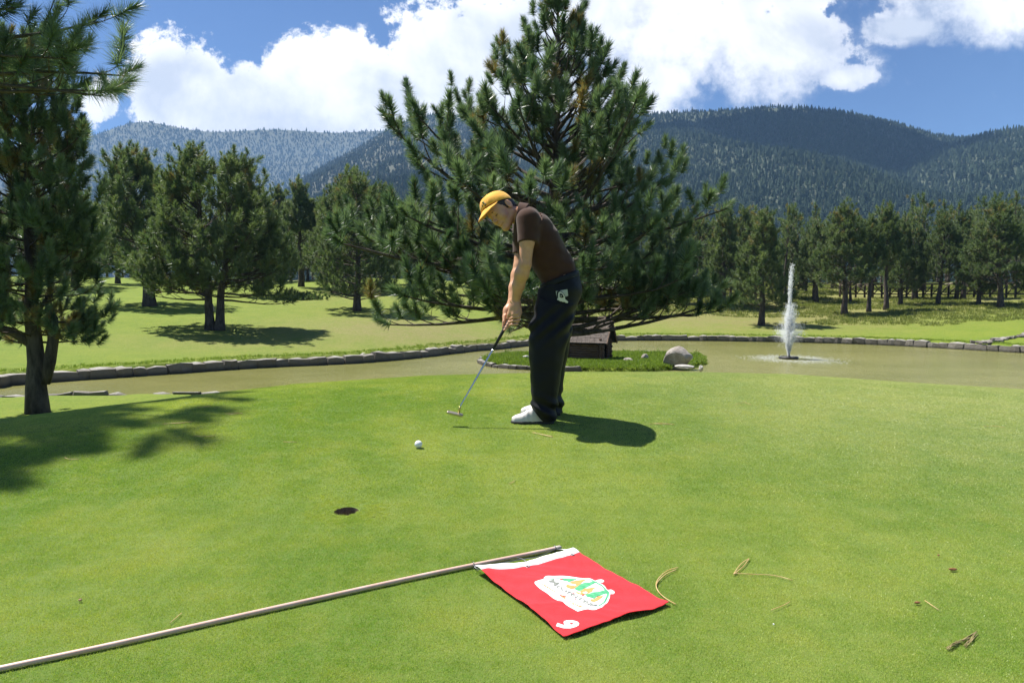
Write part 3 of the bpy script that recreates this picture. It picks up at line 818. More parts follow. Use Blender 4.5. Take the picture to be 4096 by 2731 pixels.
# ================================================================== rocks
m_rock, t, out = new_mat("boulder_rock")
v = objc(t); n = t.noise(v, 3.0, 8, .65); n2 = t.noise(v, 14.0, 6, .7)
col = t.mix(t.rng(n, .35, .65), (0.24, 0.20, 0.165, 1), (0.40, 0.37, 0.33, 1))
col = t.mix(t.rng(n2, .55, .75, 0, .6), col, (0.13, 0.12, 0.10, 1))
b = principled(t, col, .85); t.put(b.inputs['Normal'], bump(t, t.math('ADD', n, n2), .8, .06)); t.l.new(b.outputs[0], out.inputs[0])
m_rock_l = noisy_mat("pale_rock", (.50, .47, .43), (.36, .34, .31), 5.0, .85, .6, .04, 12)
def rock(name, label, px, py, Y, size, seed, mat=m_rock, profile=None, rz=0.0, sink=.12):
    """profile: outline heights along the length, for a boulder with a known skyline"""
    r = np.random.default_rng(seed); bm = bmesh.new(); bmesh.ops.create_icosphere(bm, subdivisions=3, radius=.5)
    ph = r.uniform(0, 6, 9); planes = [(norm(r.normal(0, 1, 3) * [1, 1, .7]), r.uniform(.27, .42)) for _ in range(13)]
    for v_ in bm.verts:
        c = np.array(v_.co)
        for nn, dd in planes:
            e = c @ nn - dd
            if e > 0: c = c - nn * e * .85
        c = c * (1 + .05 * math.sin(9 * c[0] + ph[0]) * math.sin(8 * c[1] + ph[1]) + r.normal(0, .008))
        if profile is not None:
            top = np.interp(c[0], *profile)
            if c[2] > 0: c[2] = c[2] * top * 1.75
        v_.co = c * size
    me = bpy.data.meshes.new(name); bm.to_mesh(me); bm.free()
    for p_ in me.polygons: p_.use_smooth = False
    p = at(px, py, Y) if Y else on_z(px, py, WZ + .19); z = hz(p[0], p[1]) if Y else WZ + .19
    o = mobj(name, me, mat, None, (p[0], p[1], z + size[2] * (.5 - sink) * (0.6 if profile else 1)))
    o.rotation_euler = (0, 0, rz)
    return tag(o, label, "rock")
rock("boulder", "largest brownish grey boulder with a slanting back at the right end of the island", 678.5, 363.5, None, (1.22, .9, .82), 3, m_rock, ([-.5, -.38, -.18, .02, .14, .3, .5], [.30, .45, .60, .60, .56, .42, .25]))
rock("flat_rock", "flat pale slab of rock lying below the big boulder on the island", 684, 367.8, None, (.74, .5, .16), 5, m_rock_l, None, -.5, .25)
rock("rock", "small upright pale stone at the right tip of the island", 701, 371.0, None, (.17, .17, .24), 6, m_rock_l)
rock("rock", "small pointed grey stone between the low flat stone and the big boulder", 645.5, 359.2, None, (.32, .28, .26), 8)
rock("rock", "low flat grey stone nearest the log hut", 628.5, 361.4, None, (.42, .3, .18), 9)
rock("rock", "small pale stone on the island grass left of the golfer's legs", 526, 358.5, None, (.30, .28, .16), 11, m_rock_l)
rock("rock", "dark rock lying left of the twin trunk pine on the left lawn", 209, 306, 40.0, (.7, .6, .8), 12)

# ================================================================== log hut
m_log = noisy_mat("log_wood", (.085, .045, .024), (.16, .092, .052), 6.0, .75, .5, .01, 30, stretch=(1, 1, 4))
m_shingle = noisy_mat("shingle_wood", (.075, .058, .046), (.15, .12, .098), 7.0, .85, .5, .01, 25)
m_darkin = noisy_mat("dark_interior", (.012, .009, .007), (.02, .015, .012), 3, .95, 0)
hb = on_z(589, 359.3, WZ + .19)
hut = empty("log_hut", (hb[0], hb[1] + .3, WZ + .17), R_(-24), "small log hut with a shingled gable roof on the island right behind the golfer's legs", "duck house")
LX, LY, WH = 1.32, 1.05, .80
nl = 9
for k in range(nl):
    z = (k + .5) * WH / nl; rr = WH / nl * .52
    for sy_ in (-1, 1):
        mb = MB(); e = .10 + (k % 2) * .03; mb.tube([[-LX/2 - e, sy_ * LY/2, z], [LX/2 + e, sy_ * LY/2, z]], rr, 8); mb.build("log", m_log, hut)
    for sx_ in (-1, 1):
        z2 = z + rr
        segs = [(-LY/2 - .1, LY/2 + .1)] if sx_ < 0 or k > 6 else [(-LY/2 - .1, -.22), (.22, LY/2 + .1)]
        for a, b_ in segs:
            mb = MB(); mb.tube([[sx_ * LX/2, a, z2], [sx_ * LX/2, b_, z2]], rr, 8); mb.build("log", m_log, hut)
for sx_ in (-1, 1):                                     # gables of shorter logs
    for k in range(9):
        z = WH + .02 + k * .068; w = (LY / 2) * (1 - (k + .3) / 9.5)
        mb = MB(); mb.tube([[sx_ * LX/2, -w, z], [sx_ * LX/2, w, z]], .036, 8); mb.build("log", m_log, hut)
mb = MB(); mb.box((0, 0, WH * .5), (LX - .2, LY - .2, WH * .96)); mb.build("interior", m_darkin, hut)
RH = .64; ov = .15
for sy_ in (-1, 1):
    sl_ = math.hypot(LY/2 + ov, RH * (LY/2 + ov) / (LY/2)); ang = math.atan2(RH, LY / 2)
    base_y, base_z = sy_ * (LY/2 + ov), WH + .05 - RH * ov / (LY / 2)
    mb = MB(); c = np.array([0, sy_ * (LY/2 + ov) / 2, (base_z + WH + .05 + RH) / 2 - .035])
    Rx = np.array(Matrix.Rotation(-sy_ * ang, 3, 'X')); mb.box(c, (LX + .5, sl_, .02), Rx); mb.build("roof_deck", m_darkin, hut)
    rows = 9; r = np.random.default_rng(8 + sy_)
    for i in range(rows):
        f = i / rows; x = -LX/2 - .26
        while x < LX/2 + .24:
            w = r.uniform(.13, .22); w = min(w, LX/2 + .27 - x)
            f2 = f + .5 / rows
            c = np.array([x + w/2, base_y * (1 - f2), base_z + (WH + .05 + RH - base_z) * f2 + .012 + r.uniform(0, .006)])
            mb = MB(); mb.box(c, (w * .95, sl_ / rows * 1.25, .018), np.array(Matrix.Rotation(-sy_ * (ang - .05), 3, 'X')))
            mb.build("shingle", m_shingle, hut, False); x += w
    for sx_ in (-1, 1):
        mb = MB(); c = np.array([sx_ * (LX/2 + .27), sy_ * (LY/2 + ov) / 2, (base_z + WH + .05 + RH) / 2 - .03]); mb.box(c, (.035, sl_, .10), Rx); mb.build("barge_board", m_log, hut, False)
mb = MB(); mb.box((0, 0, WH + RH + .075), (LX + .5, .09, .03)); mb.build("ridge_board", m_shingle, hut, False)
mb = MB(); mb.box((LX/2 + .34, 0, .02), (.6, .26, .02), np.array(Matrix.Rotation(.22, 3, 'Y'))); mb.build("ramp", m_log, hut, False)

# ================================================================== fountain
m_float = noisy_mat("float_plastic", (.02, .02, .02), (.04, .04, .038), 6, .5, .2)
m_spray, t, out = new_mat("fountain_spray")
df = t.node('ShaderNodeBsdfDiffuse'); df.inputs[0].default_value = (.9, .93, .95, 1)
tr = t.node('ShaderNodeBsdfTransparent'); ts = t.node('ShaderNodeBsdfTranslucent'); ts.inputs[0].default_value = (.9, .93, .95, 1)
m1 = t.node('ShaderNodeMixShader'); m1.inputs[0].default_value = .5; t.l.new(df.outputs[0], m1.inputs[1]); t.l.new(ts.outputs[0], m1.inputs[2])
m2 = t.node('ShaderNodeMixShader'); m2.inputs[0].default_value = .28; t.l.new(tr.outputs[0], m2.inputs[1]); t.l.new(m1.outputs[0], m2.inputs[2])
t.l.new(m2.outputs[0], out.inputs[0])
fp = on_z(788.5, 358.3, WZ)
fo_ = empty("fountain", (fp[0], fp[1], WZ), 0, "floating fountain throwing a tall white water jet in the middle of the pond", "fountain")
K = fp[1] / 720.0                                        # metres per picture pixel out there
mb = MB(); a = np.linspace(0, 2 * math.pi, 21); rr = 8.6 * K
mb.tube(np.stack([np.cos(a) * rr, np.sin(a) * rr, np.full(21, .05)], 1), .045, 8, False)
for k in range(3): mb.tube([[0, 0, .06], [math.cos(k*2.1) * rr, math.sin(k*2.1) * rr, .05]], .025, 6)
mb.build("float_ring", m_float, fo_)
mb = MB(); mb.tube([[0, 0, 0], [0, 0, .10], [0, 0, .11], [0, 0, .17]], [.10, .10, .045, .035], 10); mb.build("nozzle", m_float, fo_)
r = np.random.default_rng(77)
G = 9.81
def droplets(N, vz, vr, sp, size, seed, ang_sel=None, tmax=None):
    r = np.random.default_rng(seed)
    az = r.uniform(0, 6.283, N) if ang_sel is None else r.choice(ang_sel, N) + r.normal(0, .03, N)
    v0 = vz * (1 - np.abs(r.normal(0, sp, N))); vh = vr * (1 + r.normal(0, .10, N))
    T = 2 * v0 / G; tt = T * r.uniform(0, 1, N) ** .95
    if tmax: tt = np.minimum(tt, T * tmax * r.uniform(.3, 1, N))
    jx = r.normal(0, .018, N) * (1 + 2.5 * tt / T.mean()); jy = r.normal(0, .018, N) * (1 + 2.5 * tt / T.mean())
    wind = .07 * tt ** 2
    P = np.stack([np.cos(az) * vh * tt + jx + wind, np.sin(az) * vh * tt + jy, .12 + v0 * tt - .5 * G * tt ** 2], 1)
    Vv = np.stack([np.cos(az) * vh + .3 * tt, np.sin(az) * vh, v0 - G * tt], 1)
    s = size * r.uniform(.5, 1.4, N) ** 1.5
    return P, Vv, s
ico = bmesh.new(); bmesh.ops.create_icosphere(ico, subdivisions=1, radius=1)
bv = np.array([v_.co[:] for v_ in ico.verts]); bf = np.array([[v_.index for v_ in f.verts] for f in ico.faces]); ico.free()
octv = np.array([[1,0,0],[-1,0,0],[0,1,0],[0,-1,0],[0,0,1],[0,0,-1]], float); octf = np.array([[0,2,4],[2,1,4],[1,3,4],[3,0,4],[2,0,5],[1,2,5],[3,1,5],[0,3,5]])
def drop_mesh(sets, stretch=.035):
    P = np.concatenate([s[0] for s in sets]); Vv = np.concatenate([s[1] for s in sets]); S = np.concatenate([s[2] for s in sets])
    k = P[:, 2] > .0; P, Vv, S = P[k], Vv[k], S[k]
    z = Vv / (np.linalg.norm(Vv, axis=1)[:, None] + 1e-6); x = np.cross(z, [0.3, .9, .1]); x /= np.linalg.norm(x, axis=1)[:, None]; y = np.cross(z, x)
    sc = np.stack([S, S, S + stretch * np.clip(np.linalg.norm(Vv, axis=1) / 8, .05, 1) * (S / S.mean())], 1)
    W = np.einsum('tij,tnj->tni', np.stack([x, y, z], 2), octv[None] * sc[:, None, :]) + P[:, None, :]
    F_ = (octf[None] + (np.arange(len(P)) * 6)[:, None, None]).reshape(-1, 3)
    return W.reshape(-1, 3), F_
Hm = 93 * K; vmax = math.sqrt(2 * G * Hm)
sets = [droplets(1300, vmax * 1.0, .06, .09, .011, 1, tmax=.56),
        droplets(3600, vmax * .76, .24, .16, .010, 2, tmax=.6),
        droplets(3600, vmax * .70, .42, .16, .010, 3, tmax=.58),
        droplets(1900, vmax * .53, 1.0, .05, .009, 4, np.arange(0, 6.28, 6.283 / 7) + .15, tmax=.62),
        droplets(7000, vmax * .62, .75, .22, .0052, 5, tmax=.85)]
v_, f_ = drop_mesh(sets, .06)
o = mobj("water_jet", np_mesh("water_jet", v_, f_, True), m_spray, fo_); o['kind'] = 'stuff'
# foam where the spray falls back
Nf = 2600; a = r.uniform(0, 6.283, Nf); d = np.abs(r.normal(0, .55, Nf)) + .55 + .35 * r.uniform(0, 1, Nf)
P = np.stack([np.cos(a) * d * 1.05 + .2, np.sin(a) * d * 1.3, np.full(Nf, .004)], 1)
v_, f_ = drop_mesh([(P + [0, 0, .003], np.tile([1.0, 0, 0], (Nf, 1)), r.uniform(.008, .026, Nf))], .05)
v_[:, 2] = .004 + (v_[:, 2] - .004) * .25
o = mobj("foam", np_mesh("foam", v_, f_, True), m_spray, fo_); o['kind'] = 'stuff'

# ================================================================== log fence at the back right
m_fence = noisy_mat("fence_wood", (.055, .038, .028), (.11, .085, .065), 4, .85, .4)
m_fence_l = noisy_mat("sunlit_fence_wood", (.36, .30, .24), (.5, .43, .36), 4, .8, .3)
fpx = [(840, 288), (865, 290), (890, 292.5), (915, 295), (940, 297), (965, 299.5), (990, 302.5), (1015, 305), (1050, 308)]
fY = np.linspace(66, 58, len(fpx))
FP = smooth_poly([at(a_, b_, y_)[:2] for (a_, b_), y_ in zip(fpx, fY)], 3)
def log(parent, name, a_, b_, rad, mat=m_fence):
    mb = MB(); mb.tube([a_, (np.array(a_) + b_) / 2 + r.normal(0, .02, 3), b_], rad, 6); return mb.build(name, mat, parent)
fence = empty("log_fence", (0, 0, 0), 0, "dark rustic log fence with crossed braces running through the wood behind the lawn", "fence")
posts = []
acc_, last = 0, FP[0]
for a_, b_ in zip(FP[:-1], FP[1:]):
    nseg = max(1, int(round(np.linalg.norm(b_ - a_) / 1.9)))
    for k in range(nseg): posts.append(a_ + (b_ - a_) * k / nseg)
posts = [np.array([p[0], p[1], hz(p[0], p[1])]) for p in posts]
up = np.array([0, 0, 1.0])
for i, p in enumerate(posts):
    log(fence, "post", p - up * .3, p + up * 1.25, .085)
    if i + 1 < len(posts):
        q_ = posts[i + 1]; o_ = np.array([0, -.07, 0])
        lit = 9 <= i <= 13  # sunlight on these top rails painted with a paler wood colour
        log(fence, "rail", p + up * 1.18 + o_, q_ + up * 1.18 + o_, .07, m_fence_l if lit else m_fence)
        log(fence, "rail", p + up * .32 + o_, q_ + up * .32 + o_, .06)
        log(fence, "brace", p + up * .34 + 2 * o_, q_ + up * 1.14 + 2 * o_, .05)
        if i < 10: log(fence, "brace", p + up * 1.14 + 3 * o_, q_ + up * .34 + 3 * o_, .05)
# ================================================================== trees on the banks
def conic(w, lo=.18, top=.12, full=.35):
    pts = np.array([(0, w * .75), (lo, w * .95), (full, w), (.6, w * .74), (.8, w * .5), (.93, w * .28), (1, top)])
    return lambda t_, az: np.interp(t_, pts[:, 0], pts[:, 1]) * (1 + .12 * math.sin(2 * az + 7 * t_))
def proto(name, seed, Ht, w, n_prim, trunk_r, z0, templates, mat, tsc=1.0, tw=.75, second=1.2, elev=(0, 50), maxlvl=2, dry=.02, stems=None, full=.35, wob=.5, lean=(0, 0), sides=4):
    root, nt_, nq_ = finish_pine(name, pine_data(seed, Ht, conic(w, z0, .2, full), n_prim, trunk_r, z0, elev, tsc, tw, second, lean, wob, sides, stems, maxlvl=maxlvl, trunk_sides=8), templates, mat, dry)
    print("NOTE", name, seed, nt_, nq_)
    return root
def put_tree(root, px, pyb, Y, label, Hwant_py=None, H0=None, rz=0.0, wx=1.0, group=None, first=False):
    p = at(px, pyb, Y); z = hz(p[0], p[1])
    s = 1.0
    if Hwant_py is not None:
        top = at(px, Hwant_py, Y)[2]; s = (top - z) / H0
    o = root if first else copy_tree(root)
    o.location = (p[0], p[1], z - .05); o.rotation_euler = (0, 0, rz); o.scale = (s * wx, s * wx, s)
    tag(o, label, "pine tree", group)
    return o
GL, GR, GW = "pines on the left lawn", "pines at the edge of the wood on the right", "pines of the wood behind"
# twin trunk pine, leaning pine, and open-crowned pines: one mesh each
twin = proto("twin_trunk_pine", 41, 9.0, 3.7, 110, .24, .18, TUF_M, m_needle2, 1.05, .8, 1.9, (-8, 55), stems=[((-.20, 0), (-.035, 0), 1.0), ((.22, .05), (.055, .01), .985)])
put_tree(twin, 214, 325.5, 33.5, "twin trunk pine in the middle of the left lawn with a wide dark shadow", 161, 9.0, 0, 1.12, GL, True)
lean_ = proto("leaning_pine", 42, 8.6, 3.3, 92, .33, .16, TUF_M, m_needle2, 1.05, .8, 1.9, (0, 58), lean=(-.10, 0))
put_tree(lean_, 150, 300.5, 43, "stout pine with a thick leaning trunk left of the twin trunk pine", 159, 8.6, 0, 1.12, GL, True)
PA = proto("pine", 43, 8.5, 1.9, 70, .20, .42, TUF_M, m_needle2, .95, .7, 1.7, (0, 50))
PB = proto("pine", 44, 8.0, 2.7, 84, .22, .08, TUF_M, m_needle2, .95, .75, 1.8, (0, 50))
PD0 = None
PC_ = proto("pine", 45, 9.0, 2.4, 84, .20, .22, TUF_M, m_needle2, .95, .75, 1.7, (5, 55))
put_tree(PA, 301, 288, 60, "slim straight pine with a bare lower trunk right of the twin trunk pine", 185, 8.5, 1.0, 1.25, GL, True)
put_tree(PB, 357, 309, 44, "bushy low-branched pine whose skirt reaches the grass left of the big middle pine", 182, 8.0, .4, 1.15, GL, True)
put_tree(PB, 352, 296, 58, "pine standing close behind the low-branched pine", 178, 8.0, 2.4, 1.1, GL)
PD0 = PC_
put_tree(PC_, 382, 300, 62, "pine whose top shows left of the big pine's middle boughs", 188, 9.0, 2.0, 1.1, GL, True)
put_tree(PC_, 278, 278, 72, "pine top showing between the twin trunk pine and the slim pine", 190, 9.0, .7, 1.1, GL)
put_tree(PB, 262, 290, 52, "bushy pine close behind the right side of the twin trunk pine", 200, 8.0, 5.7, 1.2, GL)
put_tree(PD0, 335, 293, 56, "full pine between the slim straight pine and the low-branched pine", 192, 9.0, 2.7, 1.3, GL)
put_tree(PB, 322, 284, 70, "low pine behind and right of the slim straight pine", 205, 8.0, 1.7, 1.2, GL)
put_tree(PB, 248, 283, 68, "pine half hidden behind the right side of the twin trunk pine", 196, 8.0, 3.1, 1.2, GL)
put_tree(PC_, 178, 284, 66, "pine filling the gap between the leaning pine and the twin trunk pine", 180, 9.0, 4.0, 1.1, GL)
put_tree(PC_, 118, 290, 58, "pine behind the left side of the leaning pine", 186, 9.0, 5.1, 1.15, GL)
put_tree(PB, 75, 292, 52, "pine seen through the needles of the left foreground pine", 190, 8.0, 5.1, 1.2, GL)
put_tree(PC_, 30, 285, 60, "pine at the far left edge behind the left foreground pine", 170, 9.0, 1.1, 1.2, GL)
put_tree(PB, 410, 300, 66, "pine behind the left boughs of the big middle pine", 215, 8.0, 1.1, 1.1, GL)
put_tree(PC_, 455, 298, 68, "pine hidden mostly behind the golfer's side of the big middle pine", 212, 9.0, 2.2, 1.1, GL)
# right hand side
PD = proto("pine", 46, 9.0, 2.0, 84, .20, .14, TUF_M, m_needle2, .95, .7, 1.8, (5, 50))
PE = proto("pine", 47, 10.0, 2.6, 92, .24, .22, TUF_M, m_needle2, .95, .75, 1.8, (5, 52))
put_tree(PD, 761, 322, 47, "pine standing forward on the lawn just left of the fountain jet", 212, 9.0, .3, 1.3, GR, True)
put_tree(PE, 845, 314, 52, "tall broad pine with two dark trunks right of the fountain jet", 208, 10.0, 1.2, 1.25, GR, True)
rs = [(PD, 723, 308, 58, "pine with a pointed top beside the right boughs of the big middle pine", 209, 9.0, 1.15),
 (PC_, 742, 306, 60, "pine behind and left of the forward lawn pine", 212, 9.0, 1.15),
 (PC_, 816, 306, 62, "lower pine in the gap between the fountain jet and the tall broad pine", 226, 9.0, 1.25),
 (PA, 869, 312, 53, "pine with a bare trunk next to the tall broad pine", 221, 8.5, 1.15),
 (PA, 886, 310, 54, "slender spire-topped pine standing highest right of the tall broad pine", 209, 8.5, 1.1),
 (PD, 900, 306, 58, "bushy pine touching the right side of the spire-topped pine", 220, 9.0, 1.1),
 (PC_, 916, 305, 62, "pale pine between the spire-topped pine and the pointed pine", 229, 9.0, 1.1),
 (PE, 938, 304, 57, "pointed pine standing alone against the mountain near the fence", 214, 10.0, 1.05),
 (PA, 963, 304, 60, "thin pine with an open top letting the mountain show through", 217, 8.5, 1.2),
 (PD, 978, 307, 55, "dark-trunked pine at the left side of the biggest right pine", 224, 9.0, 1.25),
 (PE, 1001, 308, 52, "biggest bushy pine near the right edge of the wood", 204, 10.0, 1.3),
 (PD, 1034, 310, 53, "pine cut off by the right edge of the picture", 226, 9.0, 1.3),
 (PB, 700, 303, 62, "pine behind the right boughs of the big middle pine's skirt", 222, 8.0, 1.2),
 (PB, 790, 300, 66, "pine directly behind the fountain jet", 236, 8.0, 1.0),
 (PC_, 660, 300, 64, "pine hidden behind the middle right of the big pine", 226, 9.0, 1.2)]
for k, (pr, px, py, Y, lb, tp, h0, wx) in enumerate(rs):
    put_tree(pr, px, py, Y, lb, tp, h0, k * 1.3, wx, GR)
# deeper wood: simpler trees in loose rows
WA = proto("wood_pine", 51, 9.0, 1.7, 40, .17, .38, TUF_F, m_needle2, 1.0, .9, 1.1, (5, 48), 1, .03)
WB = proto("wood_pine", 52, 8.0, 2.1, 44, .16, .22, TUF_F, m_needle2, 1.0, .9, 1.1, (5, 48), 1, .03)
WC = proto("wood_pine", 53, 9.5, 1.5, 38, .15, .50, TUF_F, m_needle2, 1.0, .9, 1.1, (5, 48), 1, .03)
r = np.random.default_rng(4); used = set(); cnt = 0
for row, (Y, n, a, b_, h) in enumerate([(64, 16, 700, 1050, 7.4), (72, 26, 560, 1070, 8.2), (70, 22, -40, 400, 8.4), (82, 44, -30, 1080, 8.8), (96, 44, -40, 1080, 9.5), (115, 40, -40, 1080, 11)]):
    for k in range(n):
        px = a + (b_ - a) * (k + r.uniform(.1, .9)) / n
        if Y < 80 and 330 < px < 560: continue
        pr, h0 = [(WA, 9.0), (WB, 8.0), (WC, 9.5)][r.integers(0, 3)]
        Yk = Y + r.uniform(-4, 4); p = at(px, 300, Yk); s = h * r.uniform(.78, 1.12) / h0
        if px < 400: s *= .92
        o = copy_tree(pr) if id(pr) in used else pr
        used.add(id(pr)); cnt += 1
        o.location = (p[0], p[1], hz(p[0], p[1]) - .1); o.rotation_euler = (0, 0, r.uniform(0, 6.28)); o.scale = (s * 1.1, s * 1.1, s)
        side = "left" if px < 512 else "right"
        lm = [(60, "the dark left edge pine"), (125, "the gap left of the leaning pine"), (190, "the stout leaning pine"), (255, "the twin trunk pine"), (310, "the slim straight pine"), (400, "the low-branched pine"), (480, "the big pine's left boughs"), (560, "the golfer"), (680, "the big pine's right boughs"), (735, "the pine pair beside the big pine"), (775, "the forward lawn pine"), (825, "the fountain jet"), (862, "the tall broad pine"), (895, "the spire-topped pine"), (925, "the pale pine"), (955, "the pointed pine near the fence"), (990, "the thin open-topped pine"), (2000, "the biggest right pine")]
        ln = next(b for a, b in lm if px < a)
        rk = ["front", "second", "third", "fourth", "fifth", "rearmost"][row]; sz = "tall " if s * h0 > h * 1.0 else ("small " if s * h0 < h * .86 else "")
        ha = {id(WA): "slim", id(WB): "bushy", id(WC): "bare-stemmed"}[id(pr)]
        tag(o, f"{sz}{ha} {rk} rank wood pine behind {ln}", "pine tree", GW + f" on the {side}")
seen = {}
for o in list(COL.objects):
    if o.name.startswith("wood_pine") and o.parent is None and 'label' in o: seen.setdefault(o['label'], []).append(o)
for lb, L_ in seen.items():
    if len(L_) < 2: continue
    L_.sort(key=lambda o: o.location.x / o.location.y)
    for k, o in enumerate(L_):
        o['label'] = lb + ", " + (("left one" if k == 0 else "right one") if len(L_) == 2 else ["leftmost", "second from left", "third from left", "fourth from left", "fifth from left"][k])
# low pale bush on the left lawn
m_bush = needle_mat("bush_leaves", (.07, .12, .04), (.14, .19, .08), (.2, .2, .1), .6, .3)
p = at(302, 304, 50); r = np.random.default_rng(9); n = 260
P = np.stack([p[0] + r.normal(0, .75, n), p[1] + r.normal(0, .5, n), np.zeros(n)], 1); P[:, 2] = [hz(a, b_) for a, b_ in P[:, :2]]
P[:, 2] += np.abs(r.normal(0, .16, n)); v_, q_2, tt = place_tufts(P, r.normal(0, .5, (n, 3)) + [0, 0, 1], np.full(n, .8), [tuft_template(5, 30, .22, .12, .05)], r, r.uniform(.2, .8, n))
me = np_mesh("low_bush", v_, q_2, False); set_attr(me, 'tint', tt)
tag(mobj("low_bush", me, m_bush), "low spreading pale green bush on the left lawn below the slim pine", "bush")
# undergrowth: rough grass under the wood on the right
m_tuftg = needle_mat("rough_grass", (.115, .160, .035), (.25, .26, .080), (.36, .30, .15), .7, .2, .3)
def grass_tuft(name, seed, n, h, w, mat, rad, lean=.5):
    r = np.random.default_rng(seed); a = r.uniform(0, 6.283, n); d = rad * np.sqrt(r.uniform(0, 1, n))
    p0 = np.stack([np.cos(a) * d, np.sin(a) * d, np.full(n, -.01)], 1)
    dr = np.stack([r.normal(0, lean, n), r.normal(0, lean, n), np.ones(n)], 1); dr /= np.linalg.norm(dr, axis=1)[:, None]
    L = h * r.uniform(.5, 1.2, n); tip = p0 + dr * L[:, None]; mid = p0 + dr * L[:, None] * .55 + np.array([0, 0, 1]) * (L * .08)[:, None]
    b2 = r.uniform(0, 6.283, n); sd = np.stack([np.cos(b2), np.sin(b2), np.zeros(n)], 1) * (w * r.uniform(.7, 1.3, n))[:, None] / 2
    V_ = np.stack([p0 - sd, p0 + sd, mid + sd * .8, mid - sd * .8, tip], 1).reshape(-1, 3)
    b0 = np.arange(n)[:, None] * 5
    me = np_mesh(name, V_, [b0 + [0, 1, 2, 3], b0 + [3, 2, 4]], False)
    set_attr(me, 'tint', np.repeat(np.clip(r.normal(.45, .22, n), 0, 1), 5)); me.materials.append(mat)
    o = bpy.data.objects.new(name, me); return o
def scatter_ground(name, label, P2, src, smin, smax, seed, zoff=0.0):
    r = np.random.default_rng(seed); n = len(P2); e = .05
    z = H(P2[:, 0], P2[:, 1]); zx = H(P2[:, 0] + e, P2[:, 1]); zy = H(P2[:, 0], P2[:, 1] + e)
    nx_ = -(zx - z) / e; ny_ = -(zy - z) / e
    rx = np.arctan2(-ny_, 1.0); ry = np.arctan2(nx_, np.sqrt(1 + ny_**2))
    lim = .8; rx = np.clip(rx, -lim, lim); ry = np.clip(ry, -lim, lim)
    rots = np.zeros((n, 3))
    az = r.uniform(0, 6.283, n)
    for i in range(n):
        rots[i] = (Matrix.Rotation(ry[i], 3, 'Y') @ Matrix.Rotation(rx[i], 3, 'X') @ Matrix.Rotation(az[i], 3, 'Z')).to_euler()
    s = r.uniform(smin, smax, n)
    return scatter(name, np.column_stack([P2, z + zoff]), rots, np.stack([s, s, s], 1), src, label=label)
r = np.random.default_rng(31)
c = r.uniform([2, 42], [62, 84], (26000, 2)); k = (np.abs(c[:, 0]) < .78 * c[:, 1]) & (sd_poly(c[:, 0], c[:, 1], POND) > 5 + 4 * hash_noise(c[:, 0], c[:, 1], 6, 4)) & (hash_noise(c[:, 0], c[:, 1], 4, 8) > .35)
scatter_ground("undergrowth", "rough dry grass and weeds under the pines on the right", c[k][:9000], [grass_tuft("rough_tuft", 60 + i, 26, .17, .026, m_tuftg, .26) for i in range(3)], .6, 1.5, 3)
m_islg = needle_mat("island_grass", (.12, .20, .018), (.23, .30, .045), (.24, .24, .10), .6, .3, .35)
lo_, hi_ = ISL.min(0), ISL.max(0)
c = r.uniform(lo_, hi_, (9000, 2)); k = sd_poly(c[:, 0], c[:, 1], ISL) < -.16
c = c[k]; hr = np.linalg.norm((c - [hb[0], hb[1] + .3]) / [1.0, .8], axis=1) > .9
scatter_ground("island_grass", "unmown bright green grass covering the island", c[hr][:6000], [grass_tuft("island_tuft", 70 + i, 40, .085, .015, m_islg, .14) for i in range(3)], .4, 1.7, 4)
# grass lip hanging over the banks
def along(P, n, off, r):
    seg = resample(P, .12); out = []
    for a_, b_ in seg:
        t_ = b_ - a_; nn = np.array([-t_[1], t_[0]]) / (np.linalg.norm(t_) + 1e-9); out.append(a_ + nn * (off + r.normal(0, .08)))
    return np.array(out)
c = np.concatenate([along(FARW, 0, .38, r), along(FARW, 0, .6, r)]); c = c[(np.abs(c[:, 0]) < .92 * c[:, 1]) & (sd_poly(c[:, 0], c[:, 1], POND) > .18)]
scatter_ground("bank_grass", "longer grass along the top of the far pond wall", c, [grass_tuft("bank_tuft", 80 + i, 30, .09, .012, m_islg, .12) for i in range(2)], .6, 1.3, 6)
# ================================================================== sculpting helpers: distance fields meshed by surface nets
def smin(a, b, k):
    h = np.clip(.5 + .5 * (b - a) / k, 0, 1)
    return b * (1 - h) + a * h - k * h * (1 - h)
def smax(a, b, k): return -smin(-a, -b, k)
def cone(p, a, b, ra, rb):
    a = np.asarray(a, float); b = np.asarray(b, float); ab = b - a
    t_ = np.clip(((p - a) @ ab) / (ab @ ab + 1e-12), 0, 1)
    return np.linalg.norm(p - a - t_[:, None] * ab, axis=1) - (ra + (rb - ra) * t_)
def chain(p, pts, rs, k=.01):
    d = None
    for i in range(len(pts) - 1):
        c = cone(p, pts[i], pts[i+1], rs[i], rs[i+1]); d = c if d is None else smin(d, c, k)
    return d
def ell(p, c, r, M=None):
    q = p - np.asarray(c)
    if M is not None: q = q @ M
    r = np.asarray(r, float); k0 = np.linalg.norm(q / r, axis=1); k1 = np.linalg.norm(q / r**2, axis=1) + 1e-9
    return k0 * (k0 - 1) / k1
